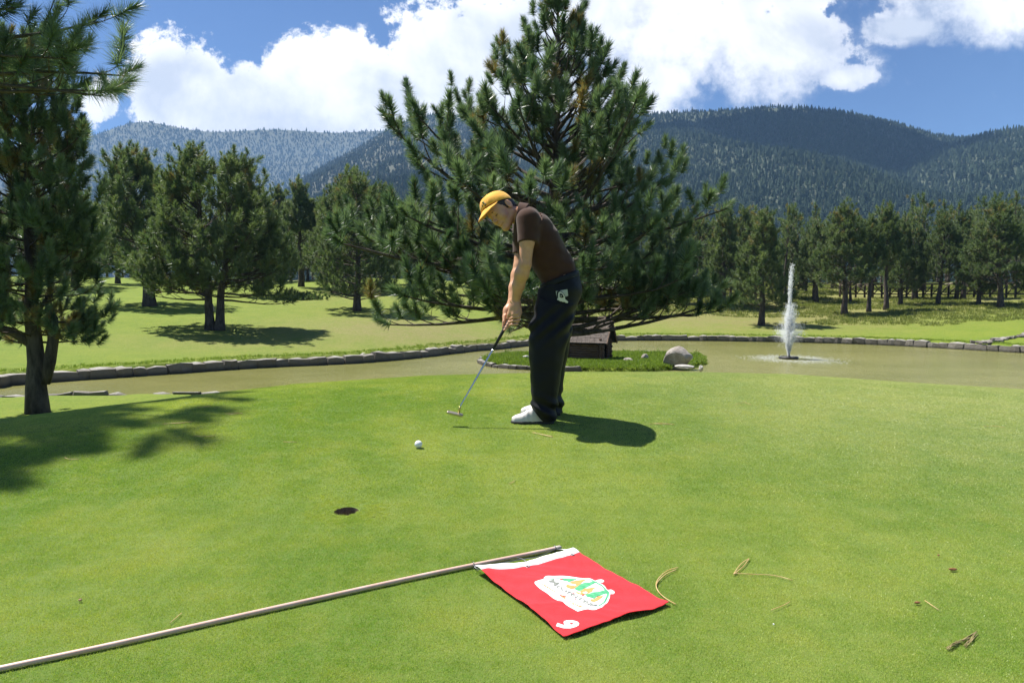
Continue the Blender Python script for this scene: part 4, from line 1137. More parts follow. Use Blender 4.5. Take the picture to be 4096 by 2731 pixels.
def ribbon(p, pts, ha, hb, yc, e=2.4):
    """body of elliptic section: pts in the XZ plane, half thickness ha in that plane, hb across; yc centre depth"""
    pts = np.asarray(pts, float); best = np.full(len(p), 1e9); A = np.zeros(len(p)); B = np.zeros(len(p)); Yc = np.zeros(len(p))
    q = p[:, [0, 2]]
    for i in range(len(pts) - 1):
        a, b = pts[i], pts[i+1]; ab = b - a; t_ = np.clip(((q - a) @ ab) / (ab @ ab), 0, 1)
        d = np.linalg.norm(q - a - t_[:, None] * ab, axis=1)
        aa = ha[i] + (ha[i+1] - ha[i]) * t_; sel = d / aa < best
        best = np.where(sel, d / aa, best); A = np.where(sel, aa, A); B = np.where(sel, hb[i] + (hb[i+1] - hb[i]) * t_, B); Yc = np.where(sel, yc[i] + (yc[i+1] - yc[i]) * t_, Yc)
    k = (best ** e + (np.abs(p[:, 1] - Yc) / B) ** e) ** (1 / e)
    return (k - 1) * np.minimum(A, B)
def fnoise(p, f, seed=0, stretch=(1, 1, 1)):
    q = p * np.array(stretch) * f; s = seed * 1.7
    return (np.sin(q[:, 0] * 1.3 + 1.1 * np.sin(q[:, 1] * .9 + s) + s) + np.sin(q[:, 2] * 1.1 + 1.3 * np.sin(q[:, 0] * .8 - s) + 2 * s) + np.sin(q[:, 1] * 1.2 + 1.2 * np.sin(q[:, 2] * .7 + s) - s)) / 3
def sculpt(f, lo, hi, h):
    lo = np.asarray(lo, float); hi = np.asarray(hi, float); B = 8
    nb = np.ceil((hi - lo) / (h * B)).astype(int); n = nb * B + 1
    bc = np.stack(np.meshgrid(*[np.arange(k) for k in nb], indexing='ij'), -1).reshape(-1, 3)
    cen = lo + (bc + .5) * h * B; dc = f(cen)
    near = np.abs(dc) < h * B * 1.9
    G_ = np.full(n, 1.0, np.float32)
    inside = dc < 0
    for b_ in bc[inside & ~near]: G_[b_[0]*B:b_[0]*B+B, b_[1]*B:b_[1]*B+B, b_[2]*B:b_[2]*B+B] = -1
    off = np.stack(np.meshgrid(*[np.arange(B)] * 3, indexing='ij'), -1).reshape(-1, 3)
    bn = bc[near]
    for s0 in range(0, len(bn), 1500):
        bb = bn[s0:s0+1500]; ii = (bb[:, None, :] * B + off[None]).reshape(-1, 3)
        G_[ii[:, 0], ii[:, 1], ii[:, 2]] = f(lo + ii * h)
    S_ = G_ < 0
    # cells with a sign change
    c = S_[:-1, :-1, :-1].astype(np.int8)
    tot = np.zeros_like(c)
    for dx in (0, 1):
        for dy in (0, 1):
            for dz in (0, 1): tot += S_[dx:n[0]-1+dx, dy:n[1]-1+dy, dz:n[2]-1+dz]
    cell = np.argwhere((tot > 0) & (tot < 8)); vid = -np.ones(tot.shape, np.int64); vid[cell[:, 0], cell[:, 1], cell[:, 2]] = np.arange(len(cell))
    acc = np.zeros((len(cell), 3)); cnt = np.zeros(len(cell))
    cor = [(0,0,0),(1,0,0),(0,1,0),(1,1,0),(0,0,1),(1,0,1),(0,1,1),(1,1,1)]
    val = [G_[cell[:, 0]+a, cell[:, 1]+b, cell[:, 2]+c_] for a, b, c_ in cor]
    for i in range(8):
        for j in range(i + 1, 8):
            if sum(abs(x - y) for x, y in zip(cor[i], cor[j])) != 1: continue
            m = (val[i] < 0) != (val[j] < 0)
            t_ = np.where(m, val[i] / (val[i] - val[j] + 1e-12), 0)
            pi_, pj = np.array(cor[i]), np.array(cor[j])
            acc += np.where(m[:, None], pi_ + t_[:, None] * (pj - pi_), 0); cnt += m
    V_ = lo + (cell + acc / cnt[:, None]) * h
    qs = []
    for ax in range(3):
        sl0 = [slice(None)] * 3; sl1 = [slice(None)] * 3; sl0[ax] = slice(0, -1); sl1[ax] = slice(1, None)
        a_ = S_[tuple(sl0)]; b_ = S_[tuple(sl1)]; e = np.argwhere(a_ != b_)
        o1, o2 = [(1, 2), (2, 0), (0, 1)][ax]
        ok = (e[:, o1] > 0) & (e[:, o2] > 0) & (e[:, o1] < n[o1]-1) & (e[:, o2] < n[o2]-1); e = e[ok]
        def at_(d1, d2):
            w = e.copy(); w[:, o1] += d1; w[:, o2] += d2; return vid[w[:, 0], w[:, 1], w[:, 2]]
        qd = np.stack([at_(-1, -1), at_(0, -1), at_(0, 0), at_(-1, 0)], 1)
        flip = ~a_[e[:, 0], e[:, 1], e[:, 2]]; qd[flip] = qd[flip][:, ::-1]
        qs.append(qd)
    q_a = np.concatenate(qs); q_a = q_a[(q_a >= 0).all(1)]
    return V_, q_a
def sculpted(name, f, lo, hi, h, mat, parent=None):
    v_, q_ = sculpt(f, lo, hi, h); o = mobj(name, np_mesh(name, v_, q_, True), mat, parent)
    return o
def S(sx, sy, Y): return at(sx / 4.0, sy / 4.0, Y)
from mathutils.bvhtree import BVHTree
def bvh_of(o):
    me = o.data; M = o.matrix_basis
    return BVHTree.FromPolygons([M @ v_.co for v_ in me.vertices], [tuple(p_.vertices) for p_ in me.polygons])
def hit(bv, sx, sy):
    d = Vector(ray(sx / 4.0, sy / 4.0)).normalized(); loc, nrm, i, dist = bv.ray_cast(Vector((0, 0, CAMZ)), d)
    return (np.array(loc), np.array(nrm)) if loc is not None else (None, None)

# ================================================================== the golfer
def cloth_mat(name, c1, c2, rough=.85, sheen=.3, fine=900.0):
    m, t, out = new_mat(name); v = objc(t)
    n = t.noise(v, 14.0, 4, .6); w = t.noise(v, fine, 2, .6)
    col = t.mix(t.rng(n, .3, .7), c4(c1), c4(c2)); b = principled(t, col, rough)
    b.inputs['Sheen Weight'].default_value = sheen; b.inputs['Specular IOR Level'].default_value = .25
    t.put(b.inputs['Normal'], bump(t, t.math('ADD', w, t.math('MULTIPLY', n, 2.0)), .25, .002)); t.l.new(b.outputs[0], out.inputs[0])
    return m
m_skin, t, out = new_mat("skin")
v = objc(t); n = t.noise(v, 30.0, 5, .6); n2 = t.noise(v, 7.0, 3, .5)
col = t.mix(t.rng(n, .3, .7), (0.52, 0.265, 0.140, 1), (0.62, 0.34, 0.195, 1)); col = t.mix(t.rng(n2, .45, .75, 0, .4), col, (0.60, 0.27, 0.19, 1))
b = principled(t, col, .48); b.inputs['Subsurface Weight'].default_value = .12; b.inputs['Subsurface Radius'].default_value = (.012, .005, .003); b.inputs['Subsurface Scale'].default_value = .6
t.put(b.inputs['Normal'], bump(t, t.noise(v, 300, 2), .12, .001)); t.l.new(b.outputs[0], out.inputs[0])
m_polo = cloth_mat("brown_polo_cotton", (0.050, 0.021, 0.012), (0.066, 0.029, 0.018), .9, .12)
m_black = cloth_mat("black_trouser_cloth", (0.0030, 0.0030, 0.0042), (0.0045, 0.0045, 0.006), .55, .02)
m_belt = noisy_mat("black_belt_leather", (.003, .004, .006), (.005, .006, .009), 20, .55, .2, .001, 200, spec=.3)
m_shoe = noisy_mat("white_shoe_leather", (.58, .545, .50), (.64, .61, .57), 8, .38, .15, .002, 60)
m_sole = noisy_mat("dark_sole_rubber", (.012, .012, .012), (.03, .028, .026), 20, .6, .3, .002, 80)
m_cap = cloth_mat("yellow_cap_cotton", (0.80, 0.38, 0.035), (0.86, 0.45, 0.060), .8, .15)
m_hair = noisy_mat("brown_hair", (.018, .010, .006), (.045, .026, .015), 40, .42, .9, .006, 90, stretch=(1, 1, .4))
fg = ground_at(540, 422.6); Yf = fg[1]
YN, YF, YM = Yf - .0, Yf + .23, Yf + .11                 # near leg, far leg, middle of the body
print("NOTE feet depth", Yf, fg)
golfer = empty("person", (0, 0, 0), 0, "man in yellow cap, dark brown polo shirt and black trousers bending over his putter", "person")
XZ = lambda sx, sy, Y=None: S(sx, sy, YM if Y is None else Y)[[0, 2]]
# head frame
f2 = np.array([-.72, 0, -.69]); f2 /= np.linalg.norm(f2); ya = R_(37)
hf = norm(math.cos(ya) * f2 + math.sin(ya) * np.array([0, -1, 0])); hu = norm(np.array([-.69, 0, .72])); hl = np.cross(hu, hf)
HM = np.stack([hf, hl, hu], 1)                            # local -> world columns
HS = 1.06
E0 = S(2033, 815, YM - .07) - hl * .078 * HS
def HP(a, b, c): return E0 + HM @ (np.array([a, b, c]) * HS)
def sd_head(p):
    q = (p - E0) @ HM / HS
    d = ell(q, (.002, 0, .042), (.096, .076, .086))
    d = smin(d, ell(q, (.048, 0, -.018), (.050, .057, .080)), .03)
    for s in (1, -1):
        d = smin(d, cone(q, (-.002, s * .052, -.045), (.068, s * .014, -.092), .020, .019), .025)
        d = smin(d, ell(q, (.060, s * .040, -.022), (.026, .022, .026)), .018)
    d = smin(d, ell(q, (.080, 0, -.093), (.020, .024, .018)), .015)
    d = smin(d, cone(q, (.086, -.032, .026), (.090, 0, .024), .009, .011), .012); d = smin(d, cone(q, (.086, .032, .026), (.090, 0, .024), .009, .011), .012)
    for s in (1, -1):
        d = smax(d, -ell(q, (.101, s * .031, .008), (.014, .016, .010)), .010)
        d = smin(d, ell(q, (.079, s * .031, .007), (.013, .014, .012)), .004)
    d = smin(d, cone(q, (.090, 0, .016), (.112, 0, -.020), .0075, .0105), .010)
    for s in (1, -1): d = smin(d, ell(q, (.104, s * .011, -.026), (.009, .007, .007)), .004)
    d = smin(d, ell(q, (.089, 0, -.052), (.015, .026, .017)), .008)
    d = smin(d, cone(q, (.088, -.019, -.050), (.102, 0, -.047), .004, .0055), .003); d = smin(d, cone(q, (.088, .019, -.050), (.102, 0, -.047), .004, .0055), .003)
    d = smin(d, cone(q, (.087, -.017, -.060), (.100, 0, -.060), .004, .0065), .003); d = smin(d, cone(q, (.087, .017, -.060), (.100, 0, -.060), .004, .0065), .003)
    for s in (1, -1):
        ear = ell(q, (-.006, s * .079, .000), (.019, .009, .032), None)
        ear = smax(ear, -ell(q, (-.001, s * .088, .003), (.011, .007, .020)), .004)
        d = smin(d, ear, .006)
    return d * HS
SHL, SHR = S(2112, 884, YM - .165), S(2093, 900, YM + .175)
ELL, ELR = S(2100, 1056, YM - .20), S(2078, 1062, YM + .13)
WRL, WRR = S(2061, 1203, YM - .09), S(2047, 1212, YM + .02)
# putter line: grip butt, grip end, head
hd = S(1838, 1640, Yf - .10); gA = S(2050, 1254, YM - .055); ga = norm(hd - gA)
gend = gA + ga * .27
def gp(s, out=0.0, side=0.0):                             # a point on the grip, moved to the picture's left (out) or towards the viewer (side)
    return gA + ga * s + np.array([-.86, 0, -.51]) * out + np.array([0, -1, 0]) * side
def sd_hands(p):
    # left hand, nearest, high on the grip
    k1 = S(2078, 1243, YM - .105); k2 = S(2060, 1275, YM - .10)
    d = chain(p, [WRL, S(2062, 1222, YM - .095), (k1 + k2) / 2 + [-.012, 0, .012]], [.029, .030, .030], .02)
    d = smin(d, cone(p, WRL + [.012, .01, 0], k1, .020, .017), .018)
    d = smin(d, cone(p, WRL + [-.012, 0, 0], S(2040, 1256, YM - .085), .020, .018), .02)
    tips = [(2046, 1262, 2060, 1250), (2040, 1274, 2066, 1262), (2037, 1287, 2066, 1277), (2035, 1300, 2060, 1292)]
    kn = [S(2080, 1236, YM - .112), S(2083, 1248, YM - .112), S(2078, 1262, YM - .11), S(2068, 1276, YM - .105)]
    for i, (tx, ty, mx_, my) in enumerate(tips):
        m1 = S(mx_ + 9, my + 3, YM - .128); m2 = S((tx + mx_) / 2, (ty + my) / 2, YM - .120); tp = S(tx, ty, YM - .098)
        r0 = [.0098, .0100, .0096, .0086][i]
        d = smin(d, chain(p, [kn[i], m1, m2, tp], [r0 + .001, r0, r0 - .0006, r0 - .0012], .003), .0035)
    d = smin(d, chain(p, [S(2046, 1226, YM - .075), S(2036, 1250, YM - .075), S(2031, 1272, YM - .075)], [.013, .0115, .0095], .004), .005)
    # right hand, lower and behind
    d2 = chain(p, [WRR, S(2033, 1240, YM + .0), S(2024, 1268, YM - .02)], [.029, .031, .026], .02)
    d2 = smin(d2, cone(p, WRR + [.0, 0, 0], S(2044, 1268, YM + .01), .022, .024), .02)
    d2 = smin(d2, chain(p, [S(2020, 1262, YM - .045), S(2016, 1286, YM - .065), S(2013, 1308, YM - .070)], [.0135, .0115, .0095], .004), .006)
    for i in range(4):
        s0 = .055 + i * .021
        b0 = gp(s0 - .005, -.012, -.035); b1 = gp(s0 + .002, -.034, -.012); b2 = gp(s0 + .006, -.028, .020); b3 = gp(s0 + .008, -.006, .027)
        r0 = [.0100, .0102, .0098, .0088][i]
        d2 = smin(d2, chain(p, [S(2030, 1268, YM + .01), b0, b1, b2, b3], [.012, r0 + .001, r0, r0 - .0004, r0 - .001], .003), .0035)
    return smin(d, d2, .003)
def sd_arms(p):
    d = chain(p, [SHL, S(2108, 965, YM - .20), ELL], [.060, .046, .041], .02)
    d = smin(d, chain(p, [ELL, S(2088, 1092, YM - .18), S(2074, 1140, YM - .14), WRL], [.041, .0445, .0385, .028], .02), .012)
    d = smin(d, chain(p, [SHR, S(2086, 980, YM + .17), ELR], [.058, .045, .041], .02), .01)
    d = smin(d, chain(p, [ELR, S(2070, 1100, YM + .11), S(2058, 1150, YM + .07), WRR], [.041, .043, .037, .028], .02), .012)
    return smin(d, sd_hands(p), .008)
spine = [XZ(2114, 873), XZ(2142, 920), XZ(2166, 968), XZ(2195, 1028), XZ(2226, 1086)]
sp_a = [.085, .125, .137, .138, .136]; sp_b = [.12, .195, .195, .18, .172]; sp_y = [YM] * 5
def sd_torso(p, off=0.0):
    return ribbon(p, spine, [a - .012 + off for a in sp_a], [b_ - .012 + off for b_ in sp_b], sp_y)
pel = [XZ(2232, 1098), XZ(2243, 1160)]
def sd_pelvis(p, off=0.0): return ribbon(p, pel, [.125 + off, .127 + off], [.165 + off, .175 + off], [YM, YM])
legN = [XZ(2232, 1170, YN), XZ(2222, 1215, YN), XZ(2203, 1290, YN), XZ(2194, 1345, YN), XZ(2188, 1413, YN), XZ(2183, 1498, YN), XZ(2177, 1590, YN), XZ(2182, 1684, YN)]
legF = [XZ(2234, 1170, YF), XZ(2228, 1215, YF), XZ(2212, 1290, YF), XZ(2204, 1345, YF), XZ(2200, 1413, YF), XZ(2196, 1490, YF), XZ(2196, 1570, YF), XZ(2208, 1656, YF)]
leg_a = [.120, .130, .131, .127, .119, .107, .096, .076]; leg_b = [.085, .10, .10, .098, .095, .09, .085, .085]
def sd_leg(p, L, y, off): return ribbon(p, L, [a + off for a in leg_a], [b_ + off * .6 for b_ in leg_b], [YM + (y - YM) * k for k in (.7, .85, .95, 1, 1, 1, 1, 1)], 2.2)
zs_ = lambda sy: S(2180, sy, YN)[2]
def body(p):
    d = smin(sd_head(p), chain(p, [HP(-.025, 0, -.03), S(2092, 872, YM)], [.056, .060], .02), .03)
    d = smin(d, sd_torso(p, -.012), .04)
    d = smin(d, sd_arms(p), .015)
    d = smin(d, sd_pelvis(p, -.02), .03)
    d = smin(d, chain(p, [np.insert(legN[0], 1, YN), np.insert(legN[3], 1, YN), np.insert(legN[7], 1, YN)], [.06, .05, .036]), .03)
    d = smin(d, chain(p, [np.insert(legF[0], 1, YF), np.insert(legF[3], 1, YF), np.insert(legF[7], 1, YF)], [.06, .05, .036]), .03)
    return d
lo_b = np.array([E0[0] - .22, YM - .36, fg[2] + .04]); hi_b = np.array([.55, YM + .36, E0[2] + .22])
sculpted("body", body, lo_b, hi_b, .0042, m_skin, golfer)
# clothes
hemL = S(2112, 970, YM - .20); hemR = S(2086, 1014, YM + .16)
aL = norm(hemL - SHL); aR = norm(hemR - SHR); cdir = norm(HP(-.025, 0, -.03) - S(2096, 876, YM))
bd = norm(np.array([spine[3][0] - spine[4][0], 0, spine[3][1] - spine[4][1]]))
BC = S(2238, 1118, YM)                                     # belt centre
bn_ = norm(np.array([-.36, 0, .93]))
def shirt(p):
    d = sd_torso(p, .004 + 0)
    sl = chain(p, [SHL + aL * -.01, hemL + aL * .02], [.077, .062], .02); sl = smax(sl, (p - hemL) @ aL, .004)
    sr = chain(p, [SHR + aR * -.01, hemR + aR * .02], [.076, .061], .02); sr = smax(sr, (p - hemR) @ aR, .004)
    d = smin(d, sl, .035); d = smin(d, sr, .035)
    d = smin(d, chain(p, [S(2096, 884, YM - .02), S(2100, 950, YM), S(2118, 1010, YM)], [.066, .078, .07], .02), .04)
    # soft drape towards the waist, tucked under the belt
    d = smax(d, -((p - BC) @ bn_ + .004), .01)
    nf = fnoise(p, 26, 2, (1.4, .6, .8)); nf2 = fnoise(p, 55, 5, (1.0, .5, 1.6))
    w = np.clip(1.2 - ((p - BC) @ bn_) * 2.2, .2, 1)
    d = d + .0060 * nf * w + .0034 * nf2 * w
    # sleeve hem bands and neck opening
    d = smax(d, -cone(p, HP(-.02, 0, -.045), S(2094, 874, YM), .060, .064), .006)
    return d
sculpted("polo_shirt", shirt, np.array([S(2030, 800, YM)[0], YM - .36, S(0, 1190, YM)[2]]), np.array([S(2345, 0, YM)[0], YM + .36, S(0, 815, YM)[2]]), .0048, m_polo, golfer)
nk0, nk1 = HP(-.030, 0, -.050), S(2097, 868, YM)
def collar(p):
    ax = norm(nk0 - nk1); h = (p - nk1) @ ax
    dd = cone(p, nk1 - ax * .02, nk0 + ax * .05, .092, .078)
    dd = np.maximum(np.abs(dd) - .0045, np.maximum(-h - .012, h - .052 + .02 * np.clip((p - nk1) @ norm([-1, 0, -.4]) / .07, -1, 1)))
    # open V at the throat
    fr = norm([-.8, 0, -.6]); v = (p - nk1) @ fr; s_ = np.abs(p[:, 1] - YM + .015)
    return smax(dd, -np.maximum(s_ - .006 - .35 * np.clip(h, 0, .1), -(v - .04)), .003)
sculpted("collar", collar, nk1 - .15, nk1 + .17, .004, m_polo, golfer)
mb = MB(); 
for k, (sx_, sy_) in enumerate([(2052, 935), (2056, 962)]):
    c = S(sx_, sy_, YM - .03); mb.tube([c, c + np.array([-.004, -.002, .001])], .0045, 8)
mb.build("shirt_buttons", m_belt, golfer)
def trousers(p):
    d = sd_pelvis(p, .008)
    d = smin(d, smin(sd_leg(p, legN, YN, 0), sd_leg(p, legF, YF, 0), .012), .05)
    d = smax(d, (p - BC) @ bn_ + .006, .004)
    gz = fg[2] + .016
    hemn = np.where(p[:, 1] < (YN + YF) / 2, gz - p[:, 2] + .85 * np.clip((S(2172, 1680, YN)[0] - p[:, 0]), 0, .2), gz + .015 - p[:, 2] + .7 * np.clip((S(2190, 1650, YF)[0] - p[:, 0]), 0, .2))
    d = smax(d, hemn, .004)
    zz = p[:, 2]
    # cloth that breaks over the shoes, creases at the groin and knee
    brk = np.exp(-((zz - zs_(1625)) / .07) ** 2); kn = np.exp(-((zz - zs_(1290)) / .10) ** 2)
    d = d + brk * .011 * np.sin((zz * 1.0 + p[:, 0] * .55) * 62 + 1.0) + kn * .0075 * np.sin((zz - p[:, 0] * .9) * 60)
    d = d + .0075 * fnoise(p, 22, 9, (1.2, 1.2, .35)) + .003 * fnoise(p, 50, 3)
    return d
sculpted("trousers", trousers, np.array([S(2085, 0, YM)[0], YM - .30, fg[2] + .0]), np.array([S(2345, 0, YM)[0], YM + .42, S(0, 1060, YM)[2]]), .0055, m_black, golfer)
def belt(p):
    h = (p - BC) @ bn_; d = ribbon(p, [spine[3], spine[4], pel[0], pel[1]], [.139, .1375, .139, .139], [.190, .183, .180, .184], [YM] * 4)
    return smax(smax(d, -(d + .010), .001), np.abs(h) - .017, .003)
sculpted("belt", belt, BC - np.array([.2, .22, .12]), BC + np.array([.2, .22, .12]), .004, m_belt, golfer)
m_buckle = noisy_mat("brass_buckle", (.50, .52, .16), (.62, .62, .25), 10, .3, 0, metallic=.8)
mb = MB(); c = S(2163, 1147, YM - .035); mb.box(c, (.016, .040, .034), np.array(Matrix.Rotation(-.45, 3, 'Y'))); mb.build("belt_buckle", m_buckle, golfer, False)
mb = MB()
for sx_, sy_ in [(2290, 1102), (2240, 1108)]:
    pass
# shoes
def shoe(name, tipx, soley, heelx, Y, zg):
    toe = S(tipx, soley, Y)[0]; heel = S(heelx, soley, Y)[0]; L = heel - toe
    def up(p):
        x = (p[:, 0] - toe) / L
        hgt = np.interp(x, [-.05, 0, .08, .25, .42, .6, .8, 1.0, 1.05], [.012, .026, .040, .054, .080, .105, .105, .095, .06])
        wid = np.interp(x, [-.03, .0, .06, .25, .45, .7, .92, 1.0, 1.03], [.0, .018, .036, .050, .046, .036, .036, .026, .0])
        zz = (p[:, 2] - zg - .012) / hgt; yy = (p[:, 1] - Y - .006 * np.sin(x * 3)) / np.maximum(wid, .004)
        k = (np.abs(np.clip(zz, -2, 9)) ** 2.6 + np.abs(yy) ** 2.4) ** (1 / 2.5)
        d = (k - 1) * np.minimum(wid, hgt) * .8; d = np.maximum(d, -(p[:, 2] - zg - .012))
        d = np.maximum(d, np.maximum(-x, x - 1) * L)
        return d - .0015 * np.sin(x * 40) * (np.abs(x - .42) < .08)
    def so(p):
        x = (p[:, 0] - toe) / L
        wid = np.interp(x, [-.03, .0, .06, .25, .45, .7, .92, 1.0, 1.03], [.0, .020, .040, .053, .044, .038, .040, .030, .0])
        d = np.maximum(np.abs(p[:, 1] - Y) - wid, np.abs(p[:, 2] - zg - .006) - .009 + .004 * (np.abs(x - .5) < .12))
        return np.maximum(d, np.maximum(-.012 - x * L, (x - 1) * L - .004))
    lo = [toe - .02, Y - .07, zg - .01]; hi = [heel + .02, Y + .07, zg + .13]
    r0 = sculpted("shoe", up, lo, hi, .0035, m_shoe, golfer); sculpted("sole", so, lo, hi, .003, m_sole, r0)
shoe("shoe", 2047, 1689, 2214, YN, hz(.15, YN)); shoe("shoe", 2084, 1660, 2240, YF, hz(.18, YF))
# hair, brows, lashes
def hair(p):
    q = (p - E0) @ HM / HS
    d = ell(q, (-.002, 0, .040), (.101, .080, .090))
    d = smin(d, ell(q, (-.052, 0, -.018), (.045, .055, .050)), .03)
    d = d + .003 * fnoise(q, 130, 3, (.5, 1, 1)) + .002 * fnoise(q, 300, 4)
    low = -(q[:, 2] + .055 - .25 * np.clip(q[:, 0] + .02, -.1, .1) * 0)
    d = smax(d, low, .004)
    fw = q[:, 0] - np.interp(q[:, 2], [-.06, -.035, -.012, .0, .03, .06, .1], [-.035, -.03, .016, .018, .045, .055, .06])  # hairline
    sb = np.maximum(q[:, 0] - .022, -(q[:, 2] + .030))
    d = smax(d, fw, .006)
    ear = ell(q, (-.004, np.where(True, .080, .080), .000), (.022, .030, .034)) if False else None
    d = smax(d, q[:, 2] - (.040 + .36 * q[:, 0]) - .004, .003)
    for s in (1, -1): d = smax(d, -ell(q, (-.006, s * .088, -.002), (.021, .022, .033)), .004)
    return d * HS
sculpted("hair", hair, E0 - .16, E0 + .19, .0038, m_hair, golfer)
mb = MB()
for s in (1, -1):
    mb.tube([HP(.094, s * .012, .024), HP(.0985, s * .024, .029), HP(.090, s * .042, .028)], [.0025, .0036, .0018], 6)
    mb.tube([HP(.093, s * .020, .0005), HP(.094, s * .031, -.002), HP(.088, s * .043, .001)], [.0012, .0021, .0014], 6)
mb.build("eyebrows_and_lashes", m_hair, golfer)
m_lip = noisy_mat("lip_skin", (.34, .13, .10), (.38, .16, .12), 20, .5, 0)
mb = MB(); mb.tube([HP(.087, -.021, -.0545), HP(.1005, -.008, -.0545), HP(.1035, 0, -.0540), HP(.1005, .008, -.0545), HP(.087, .021, -.0545)], [.001, .0018, .0019, .0018, .001], 6); mb.build("mouth", m_lip, golfer)
# cap
def capline(q): return q[:, 2] - (.040 + .36 * q[:, 0] + .06 * np.clip(np.abs(q[:, 1]) / .07, 0, 1) * 0)
def cap_crown(p):
    q = (p - E0) @ HM / HS
    d = ell(q, (.008, 0, .040), (.108, .086, .098)); d = smin(d, ell(q, (.055, 0, .070), (.060, .062, .062)), .03)
    d = d + .0018 * fnoise(q, 70, 3) - .0010 * (np.abs(np.sin(np.arctan2(q[:, 1], q[:, 0]) * 3)) < .06)
    inner = d + .005
    return smax(smax(d, -inner, .001), -capline(q), .002) * HS
cap = sculpted("cap", cap_crown, E0 - .16, E0 + .22, .0035, m_cap, golfer)
def brim(p):
    q = (p - E0) @ HM / HS
    x = q[:, 0]; y = q[:, 1]
    zc = .0790 - .10 * (x - .08) - 4.6 * y ** 2 - .30 * np.clip(x - .12, 0, 1) ** 1
    r_ = np.sqrt(((x - .075) / .118) ** 2 + (y / .082) ** 2)
    inn = ell(q, (.008, 0, .040), (.104, .082, .094)); inn = smin(inn, ell(q, (.055, 0, .070), (.056, .058, .058)), .03)
    d = np.maximum(np.abs(q[:, 2] - zc) - .0026, (r_ - 1) * .08); d = np.maximum(d, -(inn)); d = np.maximum(d, -(x - .045))
    return d * HS
sculpted("brim", brim, E0 - .20, E0 + .26, .0033, m_cap, cap)
mb = MB(); mb.tube([HP(.008, 0, .137), HP(.008, 0, .1425)], [.008, .004], 10); mb.build("cap_button", m_cap, cap)
cb = bvh_of(cap); m_emg = noisy_mat("green_thread", (.02, .11, .04), (.04, .16, .06), 90, .6, 0); m_emd = noisy_mat("dark_thread", (.06, .05, .02), (.10, .07, .03), 90, .6, 0)
for nm, mt_, pts in (("badge_tree", m_emg, [(1930, 812), (1934, 806), (1937, 815)]), ("badge_stem", m_emd, [(1930, 818), (1931, 826)]), ("badge_stem", m_emd, [(1940, 812), (1944, 816), (1940, 824)])):
    L_ = [hit(cb, *c) for c in pts]; L_ = [a + n_ * .002 for a, n_ in L_ if a is not None]
    if len(L_) > 1: mb = MB(); mb.tube(L_, .0035, 6); mb.build(nm, mt_, cap)
# bracelet of beads on the near wrist
m_bead = noisy_mat("wooden_beads", (.36, .19, .05), (.52, .30, .09), 60, .35, 0)
mb = MB(); ico = bmesh.new(); bmesh.ops.create_icosphere(ico, subdivisions=1, radius=1)
iv = np.array([v_.co[:] for v_ in ico.verts]); if_ = np.array([[v_.index for v_ in f_.verts] for f_ in ico.faces]); ico.free()
wc = S(2061, 1203, YM - .09); wa = norm(WRL - ELL); e1 = norm(np.cross(wa, [0, 1, 0])); e2 = np.cross(wa, e1)
for k in range(22):
    a = k / 22 * 6.283; mb.add(wc + wa * (.004 * math.sin(a)) + (e1 * math.cos(a) + e2 * math.sin(a)) * .0345 + iv * .0056, None, if_)
mb.add(wc + wa * .014 + e1 * .0 + np.array([.012, -.030, 0]) + iv * .0055, None, if_)
mb.build("bead_bracelet", m_bead, golfer)

# ---- putter
m_grip = noisy_mat("rubber_grip", (.010, .010, .010), (.02, .02, .02), 90, .75, .5, .001, 300)
m_steel = noisy_mat("steel_shaft", (.55, .57, .60), (.65, .67, .70), 30, .22, 0, metallic=1.0)
m_bronze = noisy_mat("bronze_head", (.48, .40, .33), (.56, .47, .40), 30, .35, 0, metallic=.85)
putter = empty("putter", tuple(hd), 0, "steel shafted putter with black grip and bronze blade head held just off the green", "golf club")
def rel(o_, pts): return [np.array(x) - np.array(o_.location) for x in pts]
mb = MB(); mb.tube(rel(putter, [gA - ga * .03, gA, gA + ga * .12, gend]), [.0125, .0135, .0115, .0085], 12); mb.build("grip", m_grip, putter)
hosel = S(1838, 1629, Yf - .10); L_ = np.linalg.norm(hosel - gend)
ring_pts = [gend + (hosel - gend) * (k / 24) for k in range(25)]
mb = MB(); mb.tube(rel(putter, ring_pts), [.0072 - .0025 * (k / 24) for k in range(25)], 10); mb.build("shaft", m_steel, putter)
mb = MB(); mb.tube(rel(putter, [S(1841, 1625, Yf - .10), S(1838, 1634, Yf - .10), S(1836, 1649, Yf - .10)]), [.0065, .0075, .0065], 8); mb.build("hosel", noisy_mat("brass_hosel", (.5, .42, .12), (.6, .5, .2), 20, .3, 0, metallic=.9), putter)
a0, a1 = S(1786, 1645, Yf - .09), S(1853, 1660, Yf - .10); ax = norm(a1 - a0); upv = norm(np.array([.15, -.25, .95])); fwv = np.cross(ax, upv); upv = np.cross(fwv, ax)
def phead(p):
    q = (p - (a0 + a1) / 2) @ np.stack([ax, fwv, upv], 1); L2 = np.linalg.norm(a1 - a0) / 2
    d = ribbon(q[:, [0, 1, 2]], [(-L2 + .012, 0), (L2 - .012, 0)], [.010, .011], [.013, .014], [0, 0], 3.0)
    return smax(d, q[:, 2] - .008 - .0 * q[:, 0], .002)
o = sculpted("putter_head", phead, np.minimum(a0, a1) - .05, np.maximum(a0, a1) + .05, .002, m_bronze, putter); 
for c_ in putter.children:
    if c_.name.startswith("putter_head"): c_.location = -np.array(putter.location)
